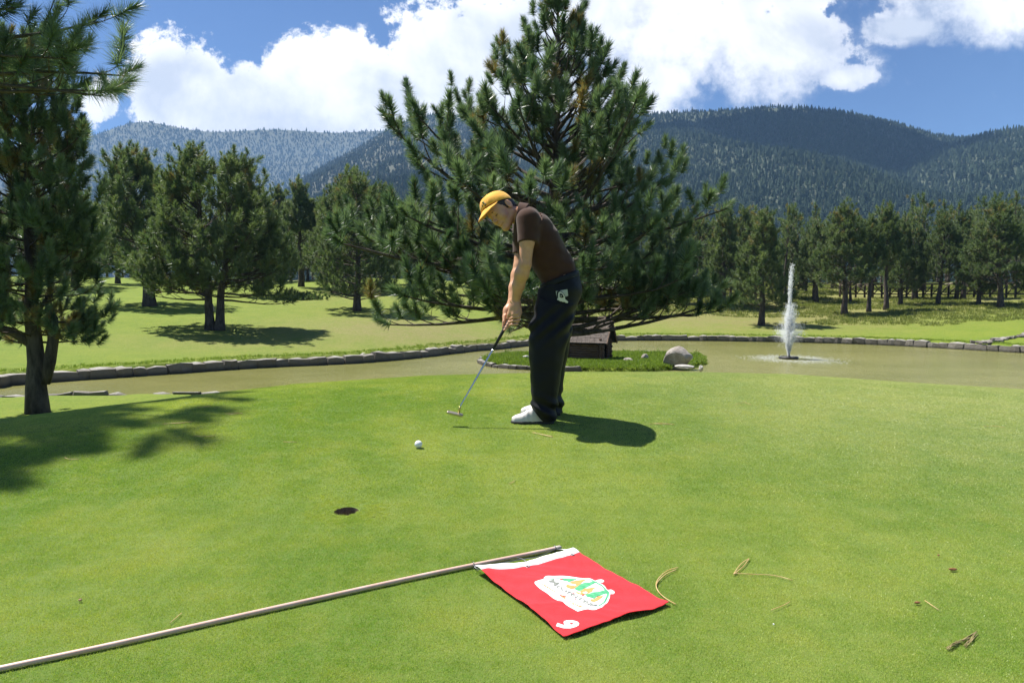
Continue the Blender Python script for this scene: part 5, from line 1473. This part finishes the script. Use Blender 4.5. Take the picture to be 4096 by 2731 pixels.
# ---- glove tucked in the back pocket
tb_ = bvh_of([c for c in golfer.children if c.name.startswith("trousers")][0])
m_gl = cloth_mat("cream_glove_leather", (.62, .60, .45), (.70, .68, .54), .6, .1); m_gg = cloth_mat("grey_glove_leather", (.42, .44, .36), (.50, .52, .44), .6, .1)
glove = empty("golf_glove", (0, 0, 0), 0, "cream golf glove with a black badge sticking out of the trouser back pocket", "glove")
def patch(name, poly, off, mat, parent, thick=.003):
    """a flat piece that follows the cloth under it"""
    pts = []
    for sx_, sy_ in poly:
        h_, n_ = hit(tb_, sx_, sy_)
        if h_ is None: h_, n_ = pts[-1][0], pts[-1][1]
        pts.append((h_, np.array([0.1, -1, .1]) / 1.01))
    top = np.array([a + n_ * (off + thick) for a, n_ in pts]); bot = np.array([a + n_ * (off - .004) for a, n_ in pts]); n = len(pts)
    cen = top.mean(0) + np.array([0, -.0015, 0]); k = np.arange(n); k2 = (k + 1) % n
    mb = MB(); mb.add(np.concatenate([top, bot, [cen]]), np.stack([k, k + n, k2 + n, k2], 1), np.stack([k, k2, np.full(n, 2 * n)], 1)[:, ::-1]); 
    return mb.build(name, mat, parent, False)
G6 = lambda L: [(2000 + x / 6.533, 1080 + y / 6.533) for x, y in L]
patch("cuff", G6([(1455, 545), (1560, 530), (1755, 497), (1765, 580), (1775, 665), (1700, 695), (1600, 640), (1500, 740), (1470, 640)]), .006, m_gg, glove)
patch("cuff_band", G6([(1478, 600), (1490, 550), (1540, 533), (1600, 552), (1660, 610), (1700, 680), (1690, 740), (1600, 745), (1505, 745), (1480, 680)]), .010, m_belt, glove)
patch("tab", G6([(1508, 620), (1530, 568), (1580, 565), (1640, 605), (1680, 670), (1692, 760), (1600, 765), (1512, 745)]), .014, m_gl, glove)
patch("badge", G6([(1548, 612), (1590, 612), (1630, 650), (1652, 712), (1600, 725), (1548, 700)]), .018, m_belt, glove, .002)
patch("badge_mark", G6([(1572, 650), (1610, 690), (1572, 690)]), .021, m_gl, glove, .001)
patch("fingers", G6([(1485, 742), (1600, 738), (1700, 765), (1745, 800), (1772, 835), (1755, 858), (1715, 852), (1672, 822), (1640, 832), (1600, 812), (1570, 815), (1530, 785), (1495, 780)]), .012, m_gl, glove, .006)
# ================================================================== things lying on the green
def G0(sx, sy): return ground_at(sx / 4.0, sy / 4.0)
# ball
m_ball, t, out = new_mat("ball_white")
v = objc(t); vo = t.node('ShaderNodeTexVoronoi'); t.put(vo.inputs['Vector'], v); vo.inputs['Scale'].default_value = 210
b = principled(t, (.82, .82, .83), .3); t.put(b.inputs['Normal'], bump(t, vo.outputs['Distance'], .5, .002)); t.l.new(b.outputs[0], out.inputs[0])
g = G0(1674, 1792); bm = bmesh.new(); bmesh.ops.create_uvsphere(bm, u_segments=32, v_segments=20, radius=.0225)
me = bpy.data.meshes.new("golf_ball"); bm.to_mesh(me); bm.free()
for p_ in me.polygons: p_.use_smooth = True
ball = mobj("golf_ball", me, m_ball, None, (g[0], g[1], g[2] + .0235)); tag(ball, "white golf ball lying on the green between the golfer and the hole", "golf ball")
# hole
m_soil = noisy_mat("soil", (.16, .105, .06), (.30, .21, .12), 40, .95, .8, .01, 120)
m_cup = noisy_mat("cup_liner", (.20, .19, .17), (.30, .28, .25), 20, .5, 0)
hole = empty("golf_hole", tuple(CUP), 0, "open golf hole cut in the green, its soil wall in shade", "golf hole")
def ringwall(name, r_, z0_, z1_, mat, wob):
    n = 40; a = np.linspace(0, 2 * math.pi, n, endpoint=False); rr = r_ * (1 + wob * np.sin(5 * a))
    zz0 = H(CUP[0] + rr * np.cos(a), CUP[1] + rr * np.sin(a)) - CUP[2] if z0_ == 0 else np.full(n, z0_)
    v_ = np.concatenate([np.stack([rr * np.cos(a), rr * np.sin(a), zz0], 1), np.stack([rr * np.cos(a), rr * np.sin(a), np.full(n, z1_)], 1)])
    k = np.arange(n); k2 = (k + 1) % n; mb = MB(); mb.add(v_, np.stack([k, k + n, k2 + n, k2], 1)); return mb
mb = ringwall("w", CR, 0, -.050, m_soil, .03); mb.build("soil_rim", m_soil, hole)
mb = ringwall("w", CR * .985, -.050, -.15, m_cup, 0); n = 40; a = np.linspace(0, 2 * math.pi, n, endpoint=False)
mb.add(np.concatenate([np.stack([np.cos(a) * CR, np.sin(a) * CR, np.full(n, -.15)], 1), [[0, 0, -.15]]]), None, np.stack([np.arange(n), (np.arange(n) + 1) % n, np.full(n, n)], 1)); mb.build("cup_liner", m_cup, hole)

# ---- flag pole
m_pole, t, out = new_mat("pole_paint")
v = objc(t); n = t.noise(v, 6.0, 5, .7); n2 = t.noise(v, 220.0, 3, .7)
xs = t.node('ShaderNodeSeparateXYZ'); t.put(xs.inputs[0], v)
col = t.mix(t.rng(n, .35, .65), (.60, .38, .30, 1), (.70, .50, .42, 1)); col = t.mix(t.rng(n2, .6, .72, 0, .35), col, (.30, .20, .15, 1))
b = principled(t, col, .42); t.l.new(b.outputs[0], out.inputs[0])
m_wire = noisy_mat("wire_steel", (.20, .20, .21), (.34, .34, .35), 60, .35, 0, metallic=.9)
PR = .0076
pole_px = [(-260, 2750), (0, 2690), (450, 2590), (900, 2487), (1350, 2388), (1750, 2300), (2100, 2228), (2234, 2202)]
pp = []
for sx_, sy_ in pole_px:
    g = G0(sx_, sy_) if sx_ >= 0 else None
    pp.append(g)
d0 = pp[1] - pp[3]; pp[0] = pp[1] + d0 / np.linalg.norm(d0) * .45; pp[0][2] = hz(pp[0][0], pp[0][1])
# straighten a little: one even line with a slight sag of the fibre
pp = np.array(pp); lo_p, hi_p = pp[1], pp[-1]
pp = smooth_poly(pp, 5); pp[:, 2] = H(pp[:, 0], pp[:, 1]) + PR + .003
for _ in range(6): pp[1:-1] = .5 * pp[1:-1] + .25 * (pp[:-2] + pp[2:])
stick = empty("flagstick", tuple(pp[len(pp)//2]), 0, "pinkish white flagstick lying across the green in the foreground", "flagpole")
mb = MB(); mb.tube(rel(stick, pp), PR, 14); mb.build("pole", m_pole, stick)
tipd = norm(pp[-1] - pp[-3]); mb = MB(); mb.tube(rel(stick, [pp[-1] - tipd * .02, pp[-1] + tipd * .006, pp[-1] + tipd * .013]), [PR * 1.12, PR * 1.12, PR * .5], 12); mb.build("end_cap", noisy_mat("cap_plastic", (.45, .38, .33), (.55, .47, .42), 30, .5, 0), stick)
def ring_at(c, ax_, R, r_, parent, name="ring"):
    ax_ = norm(ax_); e1 = norm(np.cross(ax_, [0, 0, 1.0])); e2 = np.cross(ax_, e1); a = np.linspace(0, 2 * math.pi, 17)
    mb = MB(); mb.tube(rel(parent, [c + (e1 * math.cos(x) + e2 * math.sin(x)) * R for x in a]), r_, 6, False); return mb.build(name, m_wire, parent)
def on_pole(sx_):                                      # point of the pole seen at picture column sx_
    px = np.array([(q[0] / (q[1])) * 2880 + 2048 for q in pp]); return np.array([np.interp(sx_, px, pp[:, i]) for i in range(3)])
c1, c2 = on_pole(1890), on_pole(2222)
for c in (c1, c2): ring_at(c, tipd, PR + .0035, .0014, stick); 
w1 = G0(1895, 2290) + [0, 0, .012]; w2 = G0(2232, 2215) + [0, 0, .014]
r1 = G0(1885, 2272) + [0, 0, .010]
mb = MB(); mb.tube(rel(stick, [c1 + [0, -.008, -.002], G0(1930, 2277) + [0, 0, .010], G0(2060, 2255) + [0, 0, .014], G0(2150, 2240) + [0, 0, .014], c2 + [.004, -.008, 0]]), .0016, 6); mb.build("wire_rod", m_wire, stick)
mb = MB(); mb.tube(rel(stick, [c1 + [0, -.006, .006], G0(1900, 2282) + [0, 0, .010], G0(1920, 2290) + [0, 0, .012], G0(1908, 2292) + [0, 0, .009]]), .0016, 6); mb.build("hook", m_wire, stick)
for hx in ((2068, 2244, 2110, 2262), (2226, 2208, 2290, 2220)):
    mb = MB(); a_, b_ = G0(hx[0], hx[1]) + [0, 0, .012], G0(hx[2], hx[3]) + [0, 0, .014]; mid = (a_ + b_) / 2 + [0, 0, .004]
    mb.tube(rel(stick, [a_ + [0, .004, 0], a_, mid, b_, b_ + [.004, -.006, 0]]), .0016, 6); mb.build("hook", m_wire, stick)

# ---- flag
FA, FB, FC, FD = [G0(*c) for c in ((1898, 2296), (2292, 2209), (2676, 2424), (2252, 2557))]
FA2, FB2 = G0(1898, 2296), G0(2292, 2209)
def flag_xy(u, v):
    u = np.asarray(u, float); v = np.asarray(v, float)
    P_ = ((1-u)*(1-v))[..., None]*FA[:2] + ((1-u)*v)[..., None]*FB[:2] + (u*v)[..., None]*FC[:2] + (u*(1-v))[..., None]*FD[:2]
    side = (FD[:2] - FA[:2]); sn = np.array([-side[1], side[0]]) / np.linalg.norm(side)
    # hem lines that are not quite straight
    P_ = P_ - sn * (.012 * np.sin(np.pi * u) ** 1.0 * (1 - v))[..., None] * -1.0
    tp = FB[:2] - FA[:2]; tn = np.array([-tp[1], tp[0]]) / np.linalg.norm(tp)
    P_ = P_ + tn * (-.009 * np.sin(np.pi * (1 - v) ** .8) * (1 - u))[..., None]
    P_ = P_ + (side / np.linalg.norm(side)) * (.006 * np.sin(v * 9 + .5) * u ** 4)[..., None]
    return P_
def flag_z(u, v, X_, Y_):
    z = H(X_, Y_) + .0115
    z = z + .016 * np.exp(-((u - .04) / .14)**2 - ((v - .0) / .14)**2)          # lifted by the hooks
    z = z + .004 * np.exp(-((u - .02) / .10)**2) * (1 + np.sin(v * 8))
    z = z + .0040 * np.sin(np.pi * u) * np.exp(-(v / .10)**2) * 1.5
    z = z + .0035 * np.exp(-(1 - u)**2 / .004) * (1 + np.sin(v * 13))
    z = z + .0034 * np.sin(u * 11 + v * 3) * np.sin(v * 9 + 1) + .0013 * np.sin(u * 25 - v * 17) + .0008 * np.sin(u * 47 + 9 * np.sin(v * 7)) + .002 * np.exp(-((u - .80 + .25 * v) / .03)**2) * np.exp(-((v - .85) / .16)**2)
    z = z + .0022 * np.exp(-((u - .62 - .12 * v) / .02)**2) * (v < .55) * np.clip((.55 - v) * 5, 0, 1)
    return z
def flag_pt(u, v, off=0.0):
    P_ = flag_xy(u, v); z = flag_z(np.asarray(u, float), np.asarray(v, float), P_[..., 0], P_[..., 1]) + off
    return np.concatenate([P_, z[..., None]], -1)
def flag_uv(sx_, sy_):
    """cloth coordinates of a surveyed point"""
    d = ray(sx_ / 4.0, sy_ / 4.0); tz = hz(.3, 2.6) + .0125; g = np.array([0, 0, CAMZ]) + d * ((tz - CAMZ) / d[2]); u, v = .5, .5
    for _ in range(25):
        p0 = flag_xy(u, v); pu = (flag_xy(u + .01, v) - p0) / .01; pv = (flag_xy(u, v + .01) - p0) / .01
        du = np.linalg.solve(np.stack([pu, pv], 1), g[:2] - p0); u += du[0]; v += du[1]
    return u, v
def flag_cloth_mat(name, c1, c2, trans=.25):
    m, t, out = new_mat(name); v = objc(t); n = t.noise(v, 9, 4); wv = t.noise(v, 700, 2, .6)
    col = t.mix(t.rng(n, .3, .7), c4(c1), c4(c2)); b = principled(t, col, .75); b.inputs['Sheen Weight'].default_value = .2; b.inputs['Specular IOR Level'].default_value = .25
    t.put(b.inputs['Normal'], bump(t, t.math('ADD', wv, t.math('MULTIPLY', t.noise(v, 30, 4), 3)), .35, .0015)); t.l.new(b.outputs[0], out.inputs[0]); return m
m_red = flag_cloth_mat("red_flag_cloth", (.60, .010, .014), (.68, .014, .020)); m_white = flag_cloth_mat("white_tape", (.80, .80, .80), (.84, .84, .84))
m_print_w = noisy_mat("print_white", (.80, .79, .77), (.84, .83, .82), 40, .7, 0); m_print_g = noisy_mat("print_green", (.035, .30, .12), (.10, .40, .20), 60, .7, 0)
m_print_o = noisy_mat("print_orange", (.80, .24, .06), (.85, .32, .10), 60, .7, 0); m_print_k = noisy_mat("print_grey", (.16, .18, .15), (.24, .25, .22), 60, .7, 0)
flag = empty("golf_flag", (0, 0, 0), 0, "red golf flag with a white printed emblem and the number 9 spread on the grass", "flag")
US = .085                                                # width of the white strip
def strip(name, u0, u1, mat, nu, nv, thick=.0014):
    uu, vv = np.meshgrid(np.linspace(u0, u1, nu), np.linspace(0, 1, nv), indexing='ij')
    top = flag_pt(uu, vv).reshape(-1, 3); bot = top - [0, 0, thick]; n = len(top); idx = np.arange(n).reshape(nu, nv)
    q = np.stack([idx[:-1, :-1], idx[1:, :-1], idx[1:, 1:], idx[:-1, 1:]], -1).reshape(-1, 4)
    edge = np.concatenate([idx[:, 0], idx[-1, 1:], idx[-2::-1, -1], idx[0, -2:0:-1]]); e2 = np.roll(edge, -1)
    side = np.stack([edge, edge + n, e2 + n, e2], 1)
    mb = MB(); mb.add(np.concatenate([top, bot]), np.concatenate([q, q[:, ::-1] + n, side])); return mb.build(name, mat, flag)
usp = US * 1.0
strip("hoist_tape", 0, usp, m_white, 8, 60); strip("cloth", usp + .0005, 1, m_red, 110, 90)
def printed(name, poly_uv, mat, off, parent=flag, sub=.02):
    """flat print laid on the cloth: fill an outline with a fine grid of points that follow it"""
    bm = bmesh.new(); vs = [bm.verts.new((u_, v_, 0)) for u_, v_ in poly_uv]; es = [bm.edges.new((vs[i], vs[(i + 1) % len(vs)])) for i in range(len(vs))]
    bmesh.ops.triangle_fill(bm, edges=es, use_beauty=True)
    for _ in range(3):
        lg = [e for e in bm.edges if e.calc_length() > sub]
        if not lg: break
        bmesh.ops.subdivide_edges(bm, edges=lg, cuts=1); bmesh.ops.triangulate(bm, faces=bm.faces[:])
    co = np.array([v_.co[:2] for v_ in bm.verts]); P_ = flag_pt(co[:, 0], co[:, 1], off)
    for v_, p_ in zip(bm.verts, P_): v_.co = p_
    bm.normal_update()
    for f_ in bm.faces:
        if f_.normal.z < 0: f_.normal_flip()
    me = bpy.data.meshes.new(name); bm.to_mesh(me); bm.free(); return mobj(name, me, mat, parent)
Lz = lambda L, s=5.2257, ox=2150, oy=2200: [flag_uv(ox + x / s, oy + y / s) for x, y in L]
def dense(P, k=4): return [tuple(x) for x in smooth_poly(np.array(P), k, True)]
badge = dense(Lz([(-52, 618), (125, 590), (130, 560), (200, 520), (420, 498), (640, 500), (900, 535), (1100, 565), (1200, 610), (1265, 585), (1350, 585), (1392, 620), (1360, 655), (1300, 655), (1400, 715), (1460, 765), (1540, 758), (1610, 795), (1590, 835), (1520, 840), (1515, 900), (1480, 990), (1400, 1070), (1320, 1150), (1220, 1185), (1130, 1188), (1040, 1170), (870, 1205), (800, 1190), (600, 1060), (500, 985), (380, 950), (200, 850), (40, 740), (-30, 680)]), 3)
emb = printed("emblem", badge, m_print_w, .0009)
k = 1.6
printed("green_arc", Lz([(940, 545), (1060, 570), (1200, 625), (1330, 690), (1430, 760), (1500, 800), (1488, 900), (1440, 985), (1370, 1055), (1290, 1105), (1190, 1128), (1210, 1112), (1300, 1075), (1380, 1010), (1430, 930), (1445, 860), (1425, 800), (1350, 730), (1230, 665), (1100, 600)]), m_print_g, .0015, emb)
printed("green_trees", Lz([(500, 560), (560, 550), (800, 550), (815, 580), (760, 590), (700, 615), (660, 635), (600, 605), (540, 605), (520, 580)]), m_print_g, .0015, emb)
printed("green_trees", Lz([(775, 735), (820, 705), (860, 680), (980, 650), (1080, 655), (1150, 625), (1260, 640), (1180, 670), (1110, 700), (1050, 720), (980, 745), (930, 778), (870, 778), (800, 765)]), m_print_g, .0016, emb)
printed("green_trees", Lz([(985, 850), (1060, 850), (1150, 820), (1280, 810), (1400, 780), (1480, 800), (1420, 840), (1350, 870), (1300, 895), (1230, 920), (1190, 955), (1120, 930), (1020, 912), (1010, 880)]), m_print_g, .0017, emb)
printed("orange_trees", Lz([(590, 690), (640, 645), (720, 620), (830, 595), (960, 582), (1010, 600), (940, 640), (900, 665), (820, 700), (770, 735), (700, 738), (620, 715)]), m_print_o, .0013, emb)
printed("orange_trees", Lz([(775, 790), (900, 785), (990, 745), (1120, 735), (1240, 730), (1160, 770), (1150, 805), (1060, 840), (985, 865), (920, 865), (850, 850), (800, 815)]), m_print_o, .0014, emb)
printed("orange_trees", Lz([(1100, 950), (1190, 958), (1250, 925), (1380, 880), (1350, 935), (1300, 965), (1240, 990), (1190, 1018), (1110, 1000)]), m_print_o, .0014, emb)
def text_on(name, body_, a_px, b_px, top_px, mat, off, parent, bold=0.0, shear=0.0):
    """lettering: baseline from a to b, letter tops towards top"""
    cu = bpy.data.curves.new(name, 'FONT'); cu.body = body_; cu.size = 1; cu.resolution_u = 3; cu.offset = bold; cu.shear = shear; cu.fill_mode = 'FRONT'
    to = bpy.data.objects.new(name, cu); COL.objects.link(to); dg = bpy.context.evaluated_depsgraph_get()
    me = bpy.data.meshes.new_from_object(to.evaluated_get(dg)); bpy.data.objects.remove(to)
    co = np.array([v_.co[:2] for v_ in me.vertices]); w = co[:, 0].max(); x0_ = co[:, 0].min(); hh = co[:, 1].max()
    ua, ub, ut = [np.array(flag_uv(*c)) for c in (a_px, b_px, top_px)]
    uv = ua + ((co[:, 0] - x0_) / (w - x0_))[:, None] * (ub - ua) + (co[:, 1] / hh)[:, None] * (ut - ua)
    P_ = flag_pt(uv[:, 0], uv[:, 1], off); me.vertices.foreach_set('co', P_.astype(np.float32).ravel()); me.update()
    if len(me.polygons) and sum(p_.normal.z for p_ in me.polygons) < 0: me.flip_normals()
    me.materials.clear(); return mobj(name, me, mat, parent)
Z = lambda x, y: (2150 + x / 5.2257, 2200 + y / 5.2257)
text_on("name_lettering", "Monterreal", Z(225, 628), Z(1150, 1122), Z(335, 590), m_print_k, .0021, emb, .012)
text_on("line_lettering", "resort • ski • golf", Z(75, 668), Z(905, 1135), Z(118, 652), m_print_o, .0021, emb, .022)
printed("arc_line", Lz([(235, 580), (330, 575), (500, 552), (700, 548), (940, 560), (940, 568), (700, 556), (500, 560), (330, 586), (240, 592)]), m_print_g, .0017, emb)
text_on("number_lettering", "9", (2150 + 350 / 5.2257, 2200 + 1430 / 5.2257), (2150 + 560 / 5.2257, 2200 + 1585 / 5.2257), (2150 + 730 / 5.2257, 2200 + 1335 / 5.2257), m_print_w, .0010, flag, .045)
# grommets of the tape
for sx_, sy_ in ((2112, 2262), (2290, 2221)):
    u_, v_ = flag_uv(sx_, sy_); c = flag_pt(np.array(u_), np.array(v_), .001); a = np.linspace(0, 2 * math.pi, 13)
    mb = MB(); mb.tube([c + [.007 * math.cos(x), .007 * math.sin(x), 0] for x in a], .002, 6, False); mb.build("grommet", m_wire, flag)

# ---- litter: dry pine needles and bark scraps
m_dry = noisy_mat("dry_needle", (.50, .30, .10), (.66, .48, .24), 30, .6, 0); m_bk = noisy_mat("bark_scrap", (.16, .06, .02), (.28, .12, .05), 90, .8, .5, .002, 200)
def needles(label, strokes, rad=.0011, mat=m_dry, name="pine_needle_litter"):
    c0 = G0(*strokes[0][0]); root = empty(name, tuple(c0), 0, label, "pine needles")
    for st in strokes:
        pts = [G0(*c) + [0, 0, .0075] for c in st]
        if len(pts) > 2: pts = list(smooth_poly(np.array(pts), 3))
        mb = MB(); mb.tube(rel(root, pts), rad, 5); mb.build("needle", mat, root)
Q = lambda L, ox, oy, s: [(ox + x / s, oy + y / s) for x, y in L]
needles("curved dry pine needle hugging the right corner of the flag", [Q([(625, 225), (500, 270), (400, 350), (365, 430), (400, 530), (490, 605), (600, 660)], 2500, 2200, 2.94), Q([(600, 255), (480, 300), (390, 385), (368, 440)], 2500, 2200, 2.94)], .0016)
needles("bent dry pine needle forming a sharp V right of the flag", [Q([(1455, 118), (1360, 190), (1275, 305)], 2500, 2200, 2.94), Q([(1460, 125), (1390, 215), (1280, 300)], 2500, 2200, 2.94), Q([(1280, 298), (1500, 308), (1750, 318), (1965, 382)], 2500, 2200, 2.94)], .0015)
needles("short straight dry needle right of and below the V shaped one", [Q([(1940, 625), (1850, 675), (1720, 738)], 2500, 2200, 2.94)])
needles("single dry needle lying just above the flagstick", [Q([(1900, 425), (1775, 525)], 0, 2300, 2.613)])
needles("pale straight needle near the right edge beside the dark bark scrap", [Q([(265, 697), (418, 808)], 3600, 2150, 2.7)], .0012)
for lab, L in [("dry needles on the sunny green right of the tree shadow tip", [[(1270, 390), (1400, 380), (1515, 373)], [(1330, 386), (1450, 384)]]), ("dry needle pair farther right of the tree shadow", [[(1765, 312), (1840, 300), (1905, 310)], [(1790, 316), (1870, 306)]]), ("dry needle below the shadow's middle finger", [[(1515, 482), (1600, 488), (1690, 480)]]), ("thin dry needle left of the golf ball", [[(2220, 530), (2330, 532)]]), ("dry needles at the upper edge of the tree shadow tip", [[(1540, 262), (1650, 245)], [(1600, 258), (1660, 243)]]), ("dry needles beneath the lowest finger of tree shadow", [[(508, 655), (540, 668), (620, 668)]])]:
    needles(lab, [Q(s_, 0, 1500, 1.96) for s_ in L], .0016)
for lab, L in [("two dry needles in front of the golfer's shadow", [[(1010, 1252), (1100, 1270), (1205, 1292)], [(1020, 1256), (1130, 1280), (1200, 1296)]]), ("dry needles at the right end of the golfer's shadow", [[(2110, 1172), (2230, 1166), (2352, 1182)], [(2150, 1170), (2300, 1178)]])]:
    needles(lab, [Q(s_, 1700, 1200, 2.352) for s_ in L], .0016)
needles("dry needle sprig on the green left of the hole's far side", [[(2040, 1935), (2062, 1925)], [(2036, 1942), (2058, 1932)]], .0010)
needles("dry needle scatter far out on the right of the green", [[(3935, 1708), (3975, 1706), (4020, 1712)]], .0012)
needles("dry needle beside the crest behind the golfer's shadow", [[(2940, 1620), (2975, 1612), (3005, 1622)]], .0012)
def scrap(label, sx_, sy_, size, seed, mat=m_bk):
    r = np.random.default_rng(seed); bm = bmesh.new(); bmesh.ops.create_icosphere(bm, subdivisions=2, radius=.5)
    for v_ in bm.verts: v_.co = np.array(v_.co) * size * (1 + r.normal(0, .12))
    me = bpy.data.meshes.new("bark_scrap"); bm.to_mesh(me); bm.free(); g = G0(sx_, sy_)
    tag(mobj("bark_scrap", me, mat, None, (g[0], g[1], g[2] + .009)), label, "bark scrap")
scrap("reddish bark scrap upper right of the lower right corner", 3810, 2284, (.030, .012, .010), 1)
scrap("smaller reddish bark scrap beside the pale straight needle", 3669, 2423, (.020, .009, .008), 2)
scrap("tiny orange bark scrap above the reddish one", 3754, 2228, (.008, .008, .007), 3)
scrap("tiny pale chip on the grass between flag and right edge", 3094, 2511, (.006, .005, .005), 4, m_print_w)
scrap("small dark clod on the green above the left part of the flagstick", 321, 2408, (.014, .010, .008), 5, m_soil)
# loosened straw coloured divot
m_straw = noisy_mat('straw', (.20, .17, .06), (.34, .27, .12), 60, .8, 0)
root = empty("dry_grass_wisp", tuple(G0(3850, 2570)), 0, "straw coloured wisp of dead grass near the lower right corner", "dead grass")
r = np.random.default_rng(6)
for a_, b_ in (((500, 1215), (640, 1150)), ((560, 1185), (740, 1110)), ((680, 1140), (820, 1045)), ((700, 1195), (760, 1130)), ((760, 1140), (815, 1060)), ((520, 1225), (600, 1180))):
    for k in range(5):
        j = lambda c: (3600 + (c[0] + r.normal(0, 9)) / 2.7, 2150 + (c[1] + r.normal(0, 9)) / 2.7)
        p0, p1 = G0(*j(a_)) + [0, 0, .007], G0(*j(b_)) + [0, 0, .008]; mb = MB(); mb.tube(rel(root, [p0, (p0 + p1) / 2 + r.normal(0, .002, 3), p1]), .0009, 5); mb.build("straw", m_straw, root)

# ================================================================== short turf of the green
m_turf, t, out = new_mat("green_turf")
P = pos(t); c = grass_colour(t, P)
a = t.node('ShaderNodeAttribute', attribute_name='tint').outputs['Fac']
c = t.mix(t.rng(a, 0, 1), t.mix(1.0, c, (1.25, 1.22, 1.0, 1), 'MULTIPLY'), t.mix(1.0, c, (2.7, 2.25, 3.4, 1), 'MULTIPLY'))
b = principled(t, c, .40); b.inputs['Specular IOR Level'].default_value = .6; b.inputs['Sheen Weight'].default_value = .4; b.inputs['Sheen Roughness'].default_value = .4
tr = t.node('ShaderNodeBsdfTranslucent'); t.put(tr.inputs[0], t.mix(1.0, c, (1.2, 1.25, .5, 1), 'MULTIPLY'))
mx = t.node('ShaderNodeMixShader'); mx.inputs[0].default_value = .35; t.l.new(b.outputs[0], mx.inputs[1]); t.l.new(tr.outputs[0], mx.inputs[2]); t.l.new(mx.outputs[0], out.inputs[0])
def turf_patch(name, seed, n, size, h, w):
    r = np.random.default_rng(seed); qa = r.uniform(0, 6.283, n); qr = size * .5 * np.sqrt(r.uniform(0, 1, n)) * r.uniform(.9, 1.08, n); p0 = np.stack([np.cos(qa) * qr, np.sin(qa) * qr, np.full(n, -.002)], 1)
    dr = np.stack([r.normal(0, .55, n), r.normal(0, .55, n), np.ones(n)], 1); dr /= np.linalg.norm(dr, axis=1)[:, None]
    L = h * r.uniform(.55, 1.25, n); a_ = r.uniform(0, 6.283, n); sd = np.stack([np.cos(a_), np.sin(a_), np.zeros(n)], 1) * (w * r.uniform(.6, 1.3, n) / 2)[:, None]
    V_ = np.stack([p0 - sd, p0 + sd, p0 + dr * L[:, None]], 1).reshape(-1, 3)
    me = np_mesh(name, V_, np.arange(3 * n).reshape(-1, 3), False); set_attr(me, 'tint', np.repeat(np.clip(r.normal(.45, .25, n), 0, 1), 3)); me.materials.append(m_turf)
    return bpy.data.objects.new(name, me)
PS = .19
gxs = np.arange(-8.5, 8.5, .105); gys = np.arange(.8, 9.0, .105); cx, cy = np.meshgrid(gxs, gys); c = np.stack([cx.ravel(), cy.ravel()], 1) + rng.uniform(-.03, .03, (cx.size, 2))
kk = (np.abs(c[:, 0]) < .92 * c[:, 1] + .6) & (c[:, 1] < np.interp(c[:, 0] / c[:, 1], _yu, _yy) + .5)
c = c[kk]
dcup = np.linalg.norm(c - CUP[:2], axis=1); c_far = c[dcup > CR + PS * .53]
near = c_far[:, 1] < 3.3
SRC_N = [turf_patch("turf_fine", 200 + i, 2100, PS, .0070, .0021) for i in range(4)]
SRC_F = [turf_patch("turf_coarse", 210 + i, 1100, PS, .0075, .0034) for i in range(4)]
scatter_ground("turf", "short mown grass blades of the near putting green", c_far[near], SRC_N, 1.0, 1.08, 9)
scatter_ground("turf", "short mown grass blades of the putting green round the golfer", c_far[~near], SRC_F, 1.0, 1.08, 10)
# turf right up to the hole
m = 0.012; r = np.random.default_rng(12); q = r.uniform(-.26, .26, (16000, 2)); rr = np.linalg.norm(q, axis=1); q = q[(rr > CR + .001) & (r.uniform(0, 1, len(q)) > (rr - .12) / .09)] + CUP[:2]
SRC_C = [turf_patch("turf_clump", 220 + i, 34, .022, .0088, .0021) for i in range(3)]
scatter_ground("turf", "grass blades round the rim of the hole", q[:620], SRC_C, .9, 1.0, 11)
